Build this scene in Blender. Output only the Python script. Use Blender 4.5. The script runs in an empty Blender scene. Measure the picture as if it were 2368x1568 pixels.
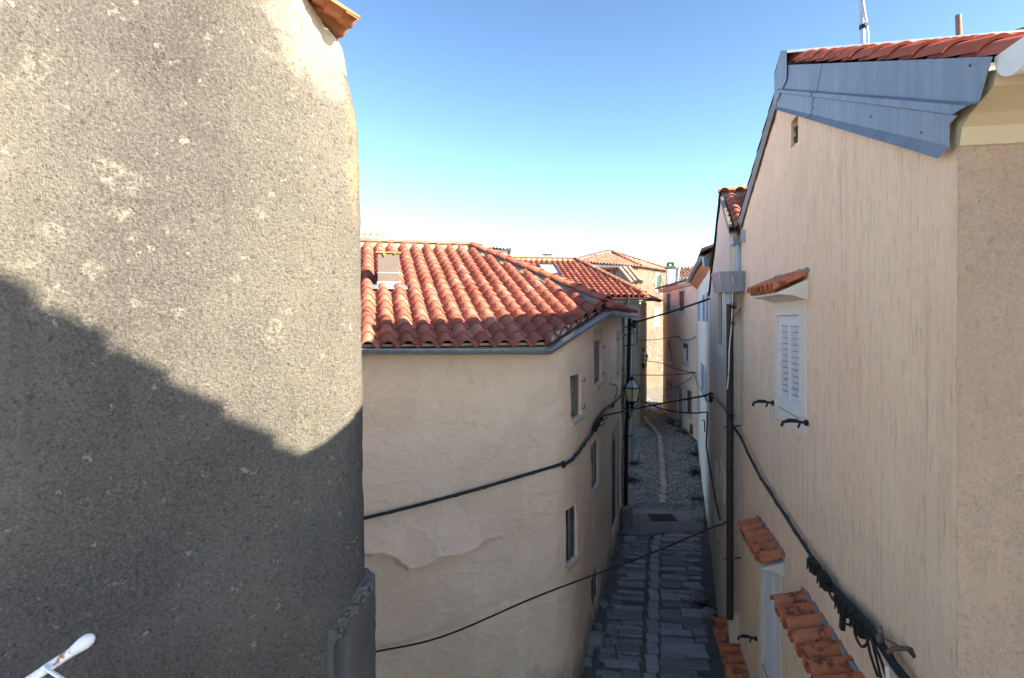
SUN, SKY, EXPO = 5, .15, 2.32
GAM, TINT, BLOCK_TOP = 1.4, (1.33,.955,.59), 4.1
import bpy, bmesh, math, random
from mathutils import Vector, Matrix, noise as mnoise
random.seed(7)
S = bpy.context.scene
COL = S.collection
F, CX, HY = 1300.0, 1184.0, 738.0      # focal length, principal column and horizon row, in units of a 2368 px wide frame
R = math.radians

# ------------------------------------------------------------------ surveying helpers
def ray(px, py): return Vector(((px-CX)/F, 1.0, (HY-py)/F))
def at(px, py, y): return ray(px, py)*y
def hitline(px, py, p, d):
    """point of the sight line on the vertical plane through p along d"""
    k = (px-CX)/F
    t = (k*p[1]-p[0])/(d[0]-k*d[1])
    y = p[1]+d[1]*t
    return at(px, py, y)
def path_hit(path, px):
    """arc length and depth where the sight column px first meets the plan path"""
    k = (px-CX)/F; s = 0; best = None
    for a, b in zip(path, path[1:]):
        L = math.hypot(b[0]-a[0], b[1]-a[1])
        fa, fb = a[0]-k*a[1], b[0]-k*b[1]
        if fa*fb <= 0 and fa != fb:
            t = fa/(fa-fb); y = a[1]+(b[1]-a[1])*t
            if y > 0 and (best is None or y < best[1]): best = (s+L*t, y)
        s += L
    if best is None: raise ValueError(px)
    return best
def opening(path, x0, x1, yt, yb):
    s0, y0 = path_hit(path, x0); s1, y1 = path_hit(path, x1)
    ym = (y0+y1)/2
    return (min(s0, s1), max(s0, s1), (HY-yb)/F*ym, (HY-yt)/F*ym)
def path_at(path, s):
    for i, (a, b) in enumerate(zip(path, path[1:])):
        L = math.hypot(b[0]-a[0], b[1]-a[1])
        if s <= L or i == len(path)-2:
            t = s/L
            d = Vector(((b[0]-a[0])/L, (b[1]-a[1])/L, 0))
            return Vector((a[0]+(b[0]-a[0])*t, a[1]+(b[1]-a[1])*t, 0)), d
        s -= L

# ------------------------------------------------------------------ materials
class G:
    def __init__(s, name):
        s.m = bpy.data.materials.new(name); s.m.use_nodes = True
        s.t = s.m.node_tree; s.t.nodes.clear(); s._p = None
    def n(s, typ, **kw):
        nd = s.t.nodes.new(typ)
        for k, v in kw.items(): setattr(nd, k, v)
        return nd
    def l(s, a, b): s.t.links.new(a, b)
    def put(s, sock, v):
        if isinstance(v, bpy.types.NodeSocket): s.l(v, sock)
        elif isinstance(v, (tuple, list)) and len(v) == 3 and len(sock.default_value) == 4: sock.default_value = (*v, 1)
        else: sock.default_value = v
    def pos(s):
        if s._p is None:
            s._p = s.n('ShaderNodeNewGeometry')
        return s._p.outputs['Position']
    def island(s):
        s.pos(); return s._p.outputs['Random Per Island']
    def mapv(s, scale=(1, 1, 1), rot=(0, 0, 0), loc=(0, 0, 0)):
        m = s.n('ShaderNodeMapping'); s.l(s.pos(), m.inputs[0])
        m.inputs['Scale'].default_value = scale; m.inputs['Rotation'].default_value = rot; m.inputs['Location'].default_value = loc
        return m.outputs[0]
    def noise(s, scale, detail=4, rough=.55, vec=None, dist=0):
        nd = s.n('ShaderNodeTexNoise'); s.l(vec or s.pos(), nd.inputs['Vector'])
        nd.inputs['Scale'].default_value = scale; nd.inputs['Detail'].default_value = detail
        nd.inputs['Roughness'].default_value = rough; nd.inputs['Distortion'].default_value = dist
        return nd.outputs['Fac']
    def voro(s, scale, feat='F1', vec=None, out='Distance', rnd=1):
        nd = s.n('ShaderNodeTexVoronoi', feature=feat); s.l(vec or s.pos(), nd.inputs['Vector'])
        nd.inputs['Scale'].default_value = scale; nd.inputs['Randomness'].default_value = rnd
        return nd.outputs[out]
    def ramp(s, fac, stops, interp='LINEAR'):
        nd = s.n('ShaderNodeValToRGB'); cr = nd.color_ramp; cr.interpolation = interp
        while len(cr.elements) < len(stops): cr.elements.new(.5)
        for e, (p, c) in zip(cr.elements, stops):
            e.position = p
            e.color = (c, c, c, 1) if isinstance(c, (int, float)) else (*c, 1)
        s.put(nd.inputs[0], fac); return nd.outputs[0]
    def mix(s, fac, a, b, mode='MIX'):
        nd = s.n('ShaderNodeMix', data_type='RGBA', blend_type=mode)
        s.put(nd.inputs[0], fac); s.put(nd.inputs[6], a); s.put(nd.inputs[7], b)
        return nd.outputs[2]
    def math(s, op, a, b=0.0):
        nd = s.n('ShaderNodeMath', operation=op); s.put(nd.inputs[0], a); s.put(nd.inputs[1], b); return nd.outputs[0]
    def bump(s, h, strength=.5, dist=.01, nrm=None):
        nd = s.n('ShaderNodeBump'); s.l(h, nd.inputs['Height'])
        nd.inputs['Strength'].default_value = strength; nd.inputs['Distance'].default_value = dist
        if nrm: s.l(nrm, nd.inputs['Normal'])
        return nd.outputs[0]
    def out(s, col, rough=.85, nrm=None, metal=0, spec=.3):
        b = s.n('ShaderNodeBsdfPrincipled'); o = s.n('ShaderNodeOutputMaterial')
        s.put(b.inputs['Base Color'], col); s.put(b.inputs['Roughness'], rough)
        b.inputs['Metallic'].default_value = metal; b.inputs['Specular IOR Level'].default_value = spec
        if nrm: s.l(nrm, b.inputs['Normal'])
        s.l(b.outputs[0], o.inputs[0]); s.b = b; return s.m

def sheen(name, c, rough=.5, metal=0, var=.15, scale=6, bump=0.0):
    g = G(name)
    n = g.noise(scale, 5, .6)
    c2 = tuple(x*(1-var) for x in c); c1 = tuple(min(1, x*(1+var)) for x in c)
    col = g.ramp(n, [(.3, c2), (.7, c1)])
    nr = g.bump(g.noise(scale*14, 3), bump, .004) if bump else None
    return g.out(col, rough, nr, metal)

def plaster(name, c1, c2, streak=.0, streakc=(.2, .17, .14), grain=60, gs=.35, gd=.006, stain=None, stain_lo=.55, und=.0, big=.7, crack=0, mottle=0, grime=None):
    g = G(name)
    col = g.ramp(g.noise(big, 6, .65), [(.32, c1), (.68, c2)])
    fine = g.noise(9, 5, .65)
    col = g.mix(g.ramp(fine, [(.35, .0), (.8, .22)]), col, tuple(x*.72 for x in c1))
    if streak:
        st = g.noise(1, 5, .7, g.mapv((14, 14, .55)))
        bz = g.ramp(g.noise(.9, 3, .5, g.mapv((1, 1, .5), loc=(3, 1, 2))), [(.38, .15), (.68, 1)])
        m = g.mix(1.0, g.ramp(st, [(.5, 0), (.72, streak)]), bz, 'MULTIPLY')
        col = g.mix(m, col, streakc)
        pits = g.noise(1, 3, .6, g.mapv((60, 60, 5)))
        col = g.mix(g.ramp(pits, [(.56, 0), (.72, streak*1.2)]), col, streakc)
    if stain:
        sn = g.noise(1.1, 6, .7, g.mapv((1, 1, .7), loc=(7, 3, 1)))
        col = g.mix(g.ramp(sn, [(stain_lo, 0), (stain_lo+.16, .75)]), col, stain)
    ck = None
    if mottle:      # old repairs and weathered areas with soft borders
        mt = g.noise(.55, 7, .72, g.mapv((1, 1, .8), loc=(11, 4, 6)), .6)
        col = g.mix(g.ramp(mt, [(.50, 0), (.58, mottle)]), col, tuple(x*.82 for x in c1))
        mt2 = g.noise(2.6, 6, .75, g.mapv((1, 1, 1), loc=(5, 9, 2)))
        col = g.mix(g.ramp(mt2, [(.60, 0), (.68, mottle*.8)]), col, tuple(min(.92, x*1.12) for x in c2))
    if crack:
        wv = g.n('ShaderNodeVectorMath', operation='ADD'); nv = g.n('ShaderNodeTexNoise'); g.l(g.pos(), nv.inputs['Vector']); nv.inputs['Scale'].default_value = 2.5; nv.inputs['Detail'].default_value = 6
        sc = g.n('ShaderNodeVectorMath', operation='SCALE'); g.l(nv.outputs['Color'], sc.inputs[0]); sc.inputs['Scale'].default_value = .9
        g.l(g.pos(), wv.inputs[0]); g.l(sc.outputs[0], wv.inputs[1])
        ed = g.voro(.62, 'DISTANCE_TO_EDGE', wv.outputs[0])
        ck = g.math('MULTIPLY', g.ramp(ed, [(.002, 1), (.007, 0)]), g.ramp(g.noise(.8, 3, .6, g.mapv((1, 1, 1), loc=(1, 7, 4))), [(.50, 0), (.60, 1)]))
        col = g.mix(g.math('MULTIPLY', ck, crack), col, tuple(x*.35 for x in c1))
    if grime is not None:      # splash dirt along the foot of the wall, with a ragged upper edge
        sz = g.n('ShaderNodeSeparateXYZ'); g.l(g.pos(), sz.inputs[0])
        hz = g.math('ADD', g.math('SUBTRACT', sz.outputs[2], grime), g.math('MULTIPLY', g.math('SUBTRACT', g.noise(1.3, 6, .75, g.mapv((1, 1, .4))), .5), 2.4))
        col = g.mix(g.math('MULTIPLY', g.ramp(g.math('ADD', hz, .5), [(.25, 1), (.75, 0)]), g.ramp(g.noise(7, 5, .7), [(.3, .35), (.6, .75)])), col, (.16, .13, .10))
    h = g.noise(grain, 4, .6)
    nr = None
    if und: nr = g.bump(g.noise(3.2, 5, .6, g.mapv((1, 1, 1.5)), .5), und, .05); nr = g.bump(g.noise(11, 3, .55, g.mapv((1, 1, 1.8)), .8), und*.5, .012, nr)
    nr = g.bump(h, gs, gd, nr)
    return g.out(col, .9, nr, spec=.15)

M = {}
def coarse_render():
    g = G('coarse_grey_render')
    base = g.ramp(g.noise(.75, 6, .62), [(.3, (.085, .079, .080)), (.5, (.115, .107, .104)), (.72, (.178, .165, .152))])
    big = g.noise(.5, 3, .5, g.mapv((1, 1, .35), loc=(4, 2, 0)))
    base = g.mix(g.ramp(big, [(.45, 0), (.7, .5)]), base, (.265, .248, .21))
    wob = g.math('MULTIPLY', g.math('SUBTRACT', g.noise(3.4, 7, .78), .5), 4.2)
    def patch(px, py, r, soft, sz=1.0):
        c = hitline(px, py, (-1.235, 5.02), (.78, .6257))
        m = g.n('ShaderNodeMapping'); g.l(g.pos(), m.inputs[0]); m.inputs['Location'].default_value = (-c.x, -c.y, -c.z*sz); m.inputs['Scale'].default_value = (1, 1, sz)
        v = g.n('ShaderNodeVectorMath', operation='LENGTH'); g.l(m.outputs[0], v.inputs[0])
        return g.ramp(g.math('ADD', g.math('DIVIDE', v.outputs['Value'], r), wob), [(1-soft, 1), (1+soft*.3, 0)])
    # pale lime wash run-off under the verge corner and down the corner edge
    for px, py, r in ((745, 110, .42), (690, 20, .30)): base = g.mix(g.math('MULTIPLY', patch(px, py, r, .6), .7), base, (.42, .385, .30))
    base = g.mix(g.math('MULTIPLY', patch(836, 330, .16, .6, .22), .55), base, (.40, .31, .17))
    # ragged lichen and flaked patches
    rag = g.ramp(g.noise(17, 5, .75), [(.47, 0), (.56, 1)])
    for px, py, r in ((298, 425, .17), (292, 490, .12), (300, 545, .09), (245, 390, .11), (85, 170, .20), (648, 770, .15), (665, 720, .07), (600, 490, .10), (215, 630, .11), (130, 540, .12), (95, 700, .14), (190, 740, .08), (475, 95, .08), (540, 640, .07), (395, 530, .07), (70, 600, .10), (310, 700, .07), (250, 820, .07)):
        base = g.mix(g.math('MULTIPLY', g.math('MULTIPLY', patch(px, py, r*.75, .5), rag), .34), base, (.46, .44, .375))
    fl = g.math('MULTIPLY', g.ramp(g.noise(9, 4, .65), [(.62, 0), (.68, 1)]), g.ramp(g.noise(24, 3, .7), [(.48, 0), (.55, .7)]))
    base = g.mix(fl, base, (.44, .42, .36))
    # grains: fine light and dark aggregate, shade of the pits put into the colour
    n1 = g.noise(50, 4, .8); n3 = g.noise(30, 3, .7)
    base = g.mix(g.ramp(n1, [(.50, 0), (.68, .36)]), base, (.38, .36, .315))
    base = g.mix(g.ramp(n1, [(.30, .9), (.44, 0)]), base, (.03, .03, .03))
    base = g.mix(g.ramp(n3, [(.32, .6), (.43, 0)]), base, (.04, .04, .04))
    stv = g.noise(1, 5, .7, g.mapv((5, 5, .35), loc=(3, 2, 0)))
    base = g.mix(g.ramp(stv, [(.56, 0), (.74, .35)]), base, (.07, .068, .06))
    h = g.math('ADD', n1, g.math('MULTIPLY', n3, .8))
    nr = g.bump(g.noise(3, 4, .6), .25, .05)
    nr = g.bump(h, 1.0, .034, nr)
    return g.out(base, .92, nr, spec=.12)
M['coarse'] = coarse_render()
M['cream'] = plaster('cream_lime_plaster', (.88, .66, .48), (.92, .73, .56), grain=28, gs=.45, gd=.010, und=.9, crack=.35, mottle=.4, grime=-6.2, stain=(.66, .49, .35), stain_lo=.60)
M['repair'] = plaster('patched_cream_plaster', (.52, .43, .34), (.62, .52, .41), grain=30, gs=.4, gd=.008)
M['gable'] = plaster('streaked_beige_render', (.86, .62, .425), (.92, .705, .505), streak=.42, streakc=(.19, .15, .12), grain=55, gs=.8, gd=.014, und=.45, mottle=.3, grime=-6.2)
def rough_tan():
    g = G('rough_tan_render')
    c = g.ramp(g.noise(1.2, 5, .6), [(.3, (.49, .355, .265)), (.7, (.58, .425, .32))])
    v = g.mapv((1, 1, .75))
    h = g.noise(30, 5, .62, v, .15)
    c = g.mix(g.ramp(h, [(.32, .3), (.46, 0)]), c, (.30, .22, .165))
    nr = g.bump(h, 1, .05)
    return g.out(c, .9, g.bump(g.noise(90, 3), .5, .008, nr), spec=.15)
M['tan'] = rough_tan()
M['soffit'] = plaster('ochre_soffit_plaster', (.50, .42, .29), (.60, .5, .36), grain=50, gs=.4, gd=.01)
M['pink'] = plaster('salmon_plaster', (.90, .60, .46), (.92, .68, .54), streak=.18, streakc=(.42, .27, .2), grain=25, gs=.2)
M['paleblue'] = plaster('whitewashed_plaster', (.70, .64, .59), (.80, .75, .70), streak=.25, streakc=(.36, .33, .3), grain=25, gs=.25, stain=(.62, .42, .33), stain_lo=.66)
M['neigh'] = plaster('greyish_beige_plaster', (.62, .52, .41), (.70, .60, .49), streak=.35, streakc=(.22, .18, .15), grain=50, gs=.4, gd=.008)
M['white_pl'] = plaster('white_window_plaster', (.66, .62, .53), (.74, .70, .62), grain=40, gs=.15, gd=.004)
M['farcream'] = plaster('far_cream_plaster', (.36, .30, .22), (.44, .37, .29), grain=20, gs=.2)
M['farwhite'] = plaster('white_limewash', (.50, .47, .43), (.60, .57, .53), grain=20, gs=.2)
def stone_wall():
    g = G('patchy_stone_wall')
    v = g.mapv((1, 1, 1.7))
    cell = g.voro(2.4, 'F1', v, 'Color')
    se = g.n('ShaderNodeSeparateColor'); g.l(cell, se.inputs[0])
    st = g.ramp(se.outputs[0], [(0, (0.109, 0.081, 0.068)), (.5, (0.147, 0.115, 0.098)), (1, (0.192, 0.159, 0.143))])
    edge = g.voro(2.4, 'DISTANCE_TO_EDGE', v)
    st = g.mix(g.ramp(edge, [(.02, .8), (.07, 0)]), st, (0.089, 0.066, 0.049))
    pl = g.ramp(g.noise(.8, 5, .65), [(.3, (0.128, 0.087, 0.064)), (.7, (0.167, 0.122, 0.098))])
    msk = g.ramp(g.noise(.42, 5, .6, g.mapv((1, 1, .8), loc=(2, 0, 3))), [(.54, 0), (.58, 1)])
    c = g.mix(msk, pl, st)
    dk = g.noise(.6, 6, .7, g.mapv((1.552, 1.664, 0.650), loc=(9, 1, 0)))
    c = g.mix(g.ramp(dk, [(.55, 0), (.74, .6)]), c, (0.054, 0.041, 0.029))
    h = g.math('MULTIPLY', g.ramp(edge, [(0, 0), (.15, 1)]), msk)
    return g.out(c, .92, g.bump(g.noise(14, 4), .4, .02, g.bump(h, .8, .04)), spec=.1)
M['stone_wall'] = stone_wall()
def rubble():
    g = G('rubble_masonry')
    v = g.mapv((1, 1, 1.6))
    cell = g.voro(4.5, 'F1', v, 'Color')
    se = g.n('ShaderNodeSeparateColor'); g.l(cell, se.inputs[0])
    st = g.ramp(se.outputs[0], [(0, (.2, .17, .14)), (1, (.42, .38, .32))])
    edge = g.voro(4.5, 'DISTANCE_TO_EDGE', v)
    st = g.mix(g.ramp(edge, [(.02, .8), (.08, 0)]), st, (.14, .12, .10))
    return g.out(st, .92, g.bump(g.ramp(edge, [(0, 0), (.2, 1)]), .8, .04), spec=.1)
M['rubble'] = rubble()
def tile_mat(name, cols, lip, dirt=.0, dirtc=(.05, .035, .03), ds=5, lo=.52):
    g = G(name)
    c = g.ramp(g.island(), cols)
    c = g.mix(g.ramp(g.noise(14, 5, .6), [(.35, 0), (.75, .35)]), c, tuple(x*.62 for x in cols[0][1]))
    c = g.mix(g.ramp(g.noise(2.2, 4, .6), [(.45, 0), (.75, .3)]), c, lip)
    if dirt:
        d = g.noise(ds, 7, .75)
        c = g.mix(g.ramp(d, [(lo, 0), (lo+.07, dirt)]), c, dirtc)
    return g.out(c, .72, g.bump(g.noise(120, 3), .25, .002), spec=.3)
M['tile'] = tile_mat('red_clay_tile', [(0, (.225, .070, .050)), (.45, (.285, .095, .067)), (.8, (.34, .125, .09)), (1, (.41, .18, .135))], (.36, .15, .105), .45, (.13, .06, .05), 6, .58)
M['tile_dark'] = tile_mat('dark_red_clay_tile', [(0, (.30, .075, .05)), (1, (.40, .11, .075))], (.42, .13, .08), .2, (.15, .06, .05), 8, .58)
M['tile_old'] = tile_mat('weathered_barrel_tile', [(0, (.17, .075, .05)), (.5, (.24, .11, .075)), (1, (.30, .17, .12))], (.30, .2, .15), .5, (.10, .08, .07), 2.5, .5)
M['tile_orange'] = tile_mat('mossy_orange_tile', [(0, (.52, .16, .07)), (.5, (.58, .185, .08)), (1, (.64, .23, .11))], (.5, .16, .08), .78, (.045, .028, .022), 4.6, .53)
M['tile_bare'] = tile_mat('plain_orange_tile', [(0, (.34, .12, .05)), (1, (.43, .165, .075))], (.42, .19, .10), .25, (.3, .12, .06), 9, .56)
M['mortar'] = plaster('roof_mortar', (.175, .155, .13), (.25, .225, .19), grain=30, gs=.5, gd=.01)
def zinc(name, c, metal=.55, rough=.5):
    g = G(name)
    n = g.noise(1, 5, .7, g.mapv((9, 9, 1.1)))
    col = g.ramp(n, [(.3, tuple(x*.72 for x in c)), (.55, c), (.68, tuple(min(1, x*1.2) for x in c)), (.80, tuple(min(1, x*1.7) for x in c))])
    col = g.mix(g.ramp(g.noise(9, 6, .75, g.mapv((1, 1, .5))), [(.62, 0), (.70, .3)]), col, (.45, .46, .46))
    col = g.mix(g.ramp(g.noise(5, 5, .6), [(.5, 0), (.8, .4)]), col, tuple(x*.7 for x in c))
    return g.out(col, g.ramp(n, [(.2, rough*.85), (.8, rough*1.15)]), g.bump(g.noise(2.5, 3), .12, .02), metal, .4)
M['zinc'] = zinc('weathered_zinc', (.30, .35, .42), .35, .48)
M['zinc_gutter'] = zinc('zinc_gutter_metal', (.30, .345, .40), .55, .45)
M['flash'] = zinc('slate_blue_sheet', (.195, .235, .275), .15, .5)
M['brownmetal'] = sheen('dark_brown_metal', (.045, .03, .028), .55, .1)
M['black'] = sheen('black_paint', (.012, .013, .015), .5)
M['cable'] = sheen('black_cable_rubber', (.018, .02, .025), .6)
M['bluecable'] = sheen('faded_blue_cable', (.024, .038, .052), .6)
M['white_paint'] = sheen('white_painted_wood', (.70, .71, .72), .45, 0, .05, 3)
M['white_plastic'] = sheen('white_plastic', (.72, .70, .66), .4, 0, .06)
M['bluewood'] = sheen('pale_blue_shutter_paint', (.50, .57, .66), .6, 0, .12)
M['brownwood'] = sheen('brown_shutter_wood', (.16, .085, .05), .6, 0, .2)
M['greenwood'] = sheen('green_shutter_paint', (.03, .075, .045), .6, 0, .2)
M['greywood'] = sheen('weathered_grey_boards', (.21, .19, .172), .8, 0, .4, 5, .5)
M['darkwood'] = sheen('dark_door_wood', (.055, .045, .04), .6, 0, .3, 5)
M['reddoor'] = sheen('oxide_red_paint', (.20, .05, .03), .6, 0, .2)
M['orangewood'] = sheen('orange_soffit_wood', (.42, .16, .07), .65, 0, .15)
M['glass'] = sheen('dark_window_glass', (.03, .035, .04), .08, 0, .1)
M['skyglass'] = sheen('skylight_glass', (.30, .34, .38), .05, 0, .05)
M['darkblue'] = sheen('blue_black_frame', (.025, .035, .055), .4)
M['panel'] = sheen('grey_fibre_panel', (.125, .105, .098), .8, 0, .12, 8, .2)
M['rust'] = sheen('rusty_tray', (.40, .17, .045), .8, 0, .4, 10, .3)
M['steel'] = sheen('galvanised_steel', (.38, .39, .40), .4, .7, .12)
M['rustpipe'] = sheen('brown_rusty_pipe', (.16, .10, .08), .7, .2, .25)
M['grit'] = sheen('dark_recess_stone', (.075, .06, .045), .95, 0, .5, 18, .8)
M['concrete'] = plaster('worn_concrete', (.20, .205, .205), (.29, .295, .29), grain=45, gs=.5, gd=.01, stain=(.12, .12, .11))
M['slab'] = None
def stones(name, a, b, rib=True):
    g = G(name)
    c = g.ramp(g.island(), [(0, a), (1, b)])
    c = g.mix(g.ramp(g.noise(7, 6, .7), [(.4, 0), (.75, .5)]), c, tuple(x*.5 for x in a))
    h = g.noise(22, 5, .65)
    nr = g.bump(h, .6, .02)
    if rib:
        wv = g.n('ShaderNodeTexWave'); g.l(g.mapv((1, 1, 1), (0, 0, R(-12))), wv.inputs[0])
        wv.bands_direction = 'Y'; wv.inputs['Scale'].default_value = 9; wv.inputs['Distortion'].default_value = 2.5; wv.inputs['Detail'].default_value = 3
        nr = g.bump(wv.outputs['Fac'], .35, .012, nr)
    return g.out(c, .62, nr, spec=.4)
M['slab'] = stones('worn_limestone_slab', (.20, .215, .225), (.46, .48, .48))
M['cobble'] = stones('limestone_cobble', (.20, .185, .165), (.36, .33, .285), False)
M['drain'] = stones('pinkish_drain_stone', (.34, .285, .235), (.46, .40, .34), False)
def soil():
    g = G('street_earth')
    c = g.ramp(g.noise(3, 6, .7), [(.3, (.13, .13, .12)), (.55, (.19, .185, .17)), (.8, (.27, .26, .24))])
    sx = g.n('ShaderNodeSeparateXYZ'); g.l(g.pos(), sx.inputs[0])
    c = g.mix(g.ramp(g.math('MULTIPLY', sx.outputs[1], .1), [(.60, 1), (.72, 0)]), c, g.ramp(g.noise(2, 5, .6), [(.3, (.40, .36, .30)), (.7, (.52, .47, .40))]))  # unseen near yard made pale, added to bounce light onto the walls
    return g.out(c, .95, g.bump(g.noise(30, 6, .7), .9, .03), spec=.15)
M['soil'] = soil()
def leaf(name, a, b):
    g = G(name); c = g.ramp(g.island(), [(0, a), (1, b)])
    return g.out(c, .6, None, spec=.3)
M['leaf'] = leaf('weed_leaf', (.014, .024, .009), (.034, .050, .018))
M['dryleaf'] = leaf('dry_weed_leaf', (.12, .09, .04), (.2, .16, .07))
def lampglass():
    g = G('yellowed_lantern_glass'); c = g.ramp(g.noise(6, 3), [(.3, (.74, .72, .33)), (.7, (.84, .81, .42))])
    return g.out(c, .25, None, spec=.4)
M['lampglass'] = lampglass()
M['lampgrey'] = sheen('lantern_top_glass', (.55, .62, .68), .2, 0, .06)

# ------------------------------------------------------------------ mesh helpers
class MB:
    def __init__(s): s.v = []; s.f = []; s.sm = []; s.marks = []
    def piece(s): s.marks.append((len(s.v), len(s.f)))
    def builds(s, name, mat, parent):
        """one object per piece begun with piece()"""
        mk = [m for m in s.marks]+[(len(s.v), len(s.f))]; o = None
        for (v0, f0), (v1, f1) in zip(mk, mk[1:]):
            if v1 == v0: continue
            q = MB(); q.v = s.v[v0:v1]; q.f = [[i-v0 for i in f] for f in s.f[f0:f1]]; q.sm = s.sm[f0:f1]; o = q.build(name, mat, parent)
        return o
    def add(s, vs, fs, smooth=False):
        o = len(s.v); s.v += [Vector(v) for v in vs]
        for f in fs: s.f.append([i+o for i in f]); s.sm.append(smooth)
    def quad(s, *p): s.add(p, [list(range(len(p)))])
    def hexa(s, p):
        s.add(p, [(0, 3, 2, 1), (4, 5, 6, 7), (0, 1, 5, 4), (1, 2, 6, 5), (2, 3, 7, 6), (3, 0, 4, 7)])
    def box(s, lo, hi, fr=None):
        p = [(lo[0], lo[1], lo[2]), (hi[0], lo[1], lo[2]), (hi[0], hi[1], lo[2]), (lo[0], hi[1], lo[2]),
             (lo[0], lo[1], hi[2]), (hi[0], lo[1], hi[2]), (hi[0], hi[1], hi[2]), (lo[0], hi[1], hi[2])]
        s.hexa([fr(*q) if fr else q for q in p])
    def prism(s, pts, off, cap=True):
        """polygon pts swept by vector off"""
        n = len(pts); off = Vector(off)
        a = [Vector(p) for p in pts]; vs = a+[p+off for p in a]
        fs = [(i, (i+1) % n, (i+1) % n+n, i+n) for i in range(n)]
        if cap: fs += [tuple(range(n-1, -1, -1)), tuple(range(n, 2*n))]
        s.add(vs, fs)
    def tube(s, pts, r, seg=8, cap=True):
        pts = [Vector(p) for p in pts]; n = len(pts)
        rr = r if isinstance(r, (list, tuple)) else [r]*n
        vs = []; prev = None
        for i, p in enumerate(pts):
            t = (pts[min(i+1, n-1)]-pts[max(i-1, 0)]).normalized()
            if prev is None:
                a = t.cross(Vector((0, 0, 1)) if abs(t.z) < .9 else Vector((1, 0, 0))).normalized()
            else: a = (prev-t*prev.dot(t)).normalized()
            prev = a; b = t.cross(a)
            for k in range(seg):
                an = 2*math.pi*k/seg
                vs.append(p+(a*math.cos(an)+b*math.sin(an))*rr[i])
        fs = [(i*seg+k, i*seg+(k+1) % seg, (i+1)*seg+(k+1) % seg, (i+1)*seg+k) for i in range(n-1) for k in range(seg)]
        s.add(vs, fs, True)
        if cap:
            s.add(vs[:seg], [tuple(range(seg-1, -1, -1))]); s.add(vs[-seg:], [tuple(range(seg))])
    def trough(s, pts, out, r, th=.006, seg=8, ang0=0, ang1=180, caps=True):
        """half-round gutter along pts; 'out' = horizontal outward direction per point"""
        n = len(pts); V = []; I = []
        for p, o in zip(pts, out):
            p = Vector(p); o = Vector(o)
            for k in range(seg+1):
                an = R(ang0+(ang1-ang0)*k/seg)
                d = o*math.cos(an)+Vector((0, 0, -1))*math.sin(an)
                V.append(p+d*r); I.append(p+d*(r-th))
        m = seg+1
        fs = [(i*m+k, i*m+k+1, (i+1)*m+k+1, (i+1)*m+k) for i in range(n-1) for k in range(seg)]
        N = len(V)
        fi = [tuple(N+j for j in reversed(f)) for f in fs]
        rim = [(i*m, (i+1)*m, (i+1)*m+N, i*m+N) for i in range(n-1)]+[(i*m+seg, i*m+seg+N, (i+1)*m+seg+N, (i+1)*m+seg) for i in range(n-1)]
        s.add(V+I, fs+fi, True); s.add(V+I, rim)
        if caps:
            s.add(V[:m], [tuple(range(m))]); s.add(V[-m:], [tuple(range(m-1, -1, -1))])
    def blob(s, c, r, seed=0, amp=.25, sub=2, scale=2.2):
        bm = bmesh.new(); bmesh.ops.create_icosphere(bm, subdivisions=sub, radius=1)
        vs = []
        for v in bm.verts:
            k = 1+amp*mnoise.noise(v.co*scale+Vector((seed*3.1, seed*1.7, seed)))
            vs.append((c[0]+v.co.x*r[0]*k, c[1]+v.co.y*r[1]*k, c[2]+v.co.z*r[2]*k))
        bm.verts.index_update()
        fs = [[v.index for v in f.verts] for f in bm.faces]; bm.free()
        s.add(vs, fs, sub > 1)
    def build(s, name, mat, parent=None, cuts=(), merge=False):
        me = bpy.data.meshes.new(name)
        o = bpy.data.objects.new(name, me); COL.objects.link(o)
        base = Vector((0, 0, 0))
        if parent is not None:
            base = Vector(parent['_base'])
        else:
            mn = [min(v[i] for v in s.v) for i in range(3)]; mx = [max(v[i] for v in s.v) for i in range(3)]
            base = Vector(((mn[0]+mx[0])/2, (mn[1]+mx[1])/2, mn[2])); o.location = base
        me.from_pydata([v-base for v in s.v], [], s.f)
        for p, sm in zip(me.polygons, s.sm): p.use_smooth = sm
        bm = bmesh.new(); bm.from_mesh(me)
        if merge: bmesh.ops.remove_doubles(bm, verts=bm.verts, dist=1e-4)
        for co, no in cuts:
            bmesh.ops.bisect_plane(bm, geom=bm.verts[:]+bm.edges[:]+bm.faces[:], plane_co=Vector(co)-base, plane_no=Vector(no), clear_outer=True)
        bm.to_mesh(me); bm.free()
        me.materials.append(mat)
        if parent is not None: o.parent = parent
        o['_base'] = list(base)
        return o
def thing(name, label, cat, loc, group=None):
    o = bpy.data.objects.new(name, None); COL.objects.link(o); o.location = loc
    o['label'] = label; o['category'] = cat; o['_base'] = list(loc)
    if group: o['group'] = group
    return o
def tag(o, label, cat, group=None, kind=None):
    if label: o['label'] = label; o['category'] = cat
    if group: o['group'] = group
    if kind: o['kind'] = kind
    return o
def structure(o): o['kind'] = 'structure'; return o

def vcut(a, b, keep):
    """vertical cutting plane through plan points a, b keeping the side of plan point keep"""
    d = Vector((b[0]-a[0], b[1]-a[1], 0)); n = Vector((d.y, -d.x, 0)).normalized()
    if (Vector((keep[0]-a[0], keep[1]-a[1], 0))).dot(n) > 0: n = -n
    return (Vector((a[0], a[1], 0)), n)

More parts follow.
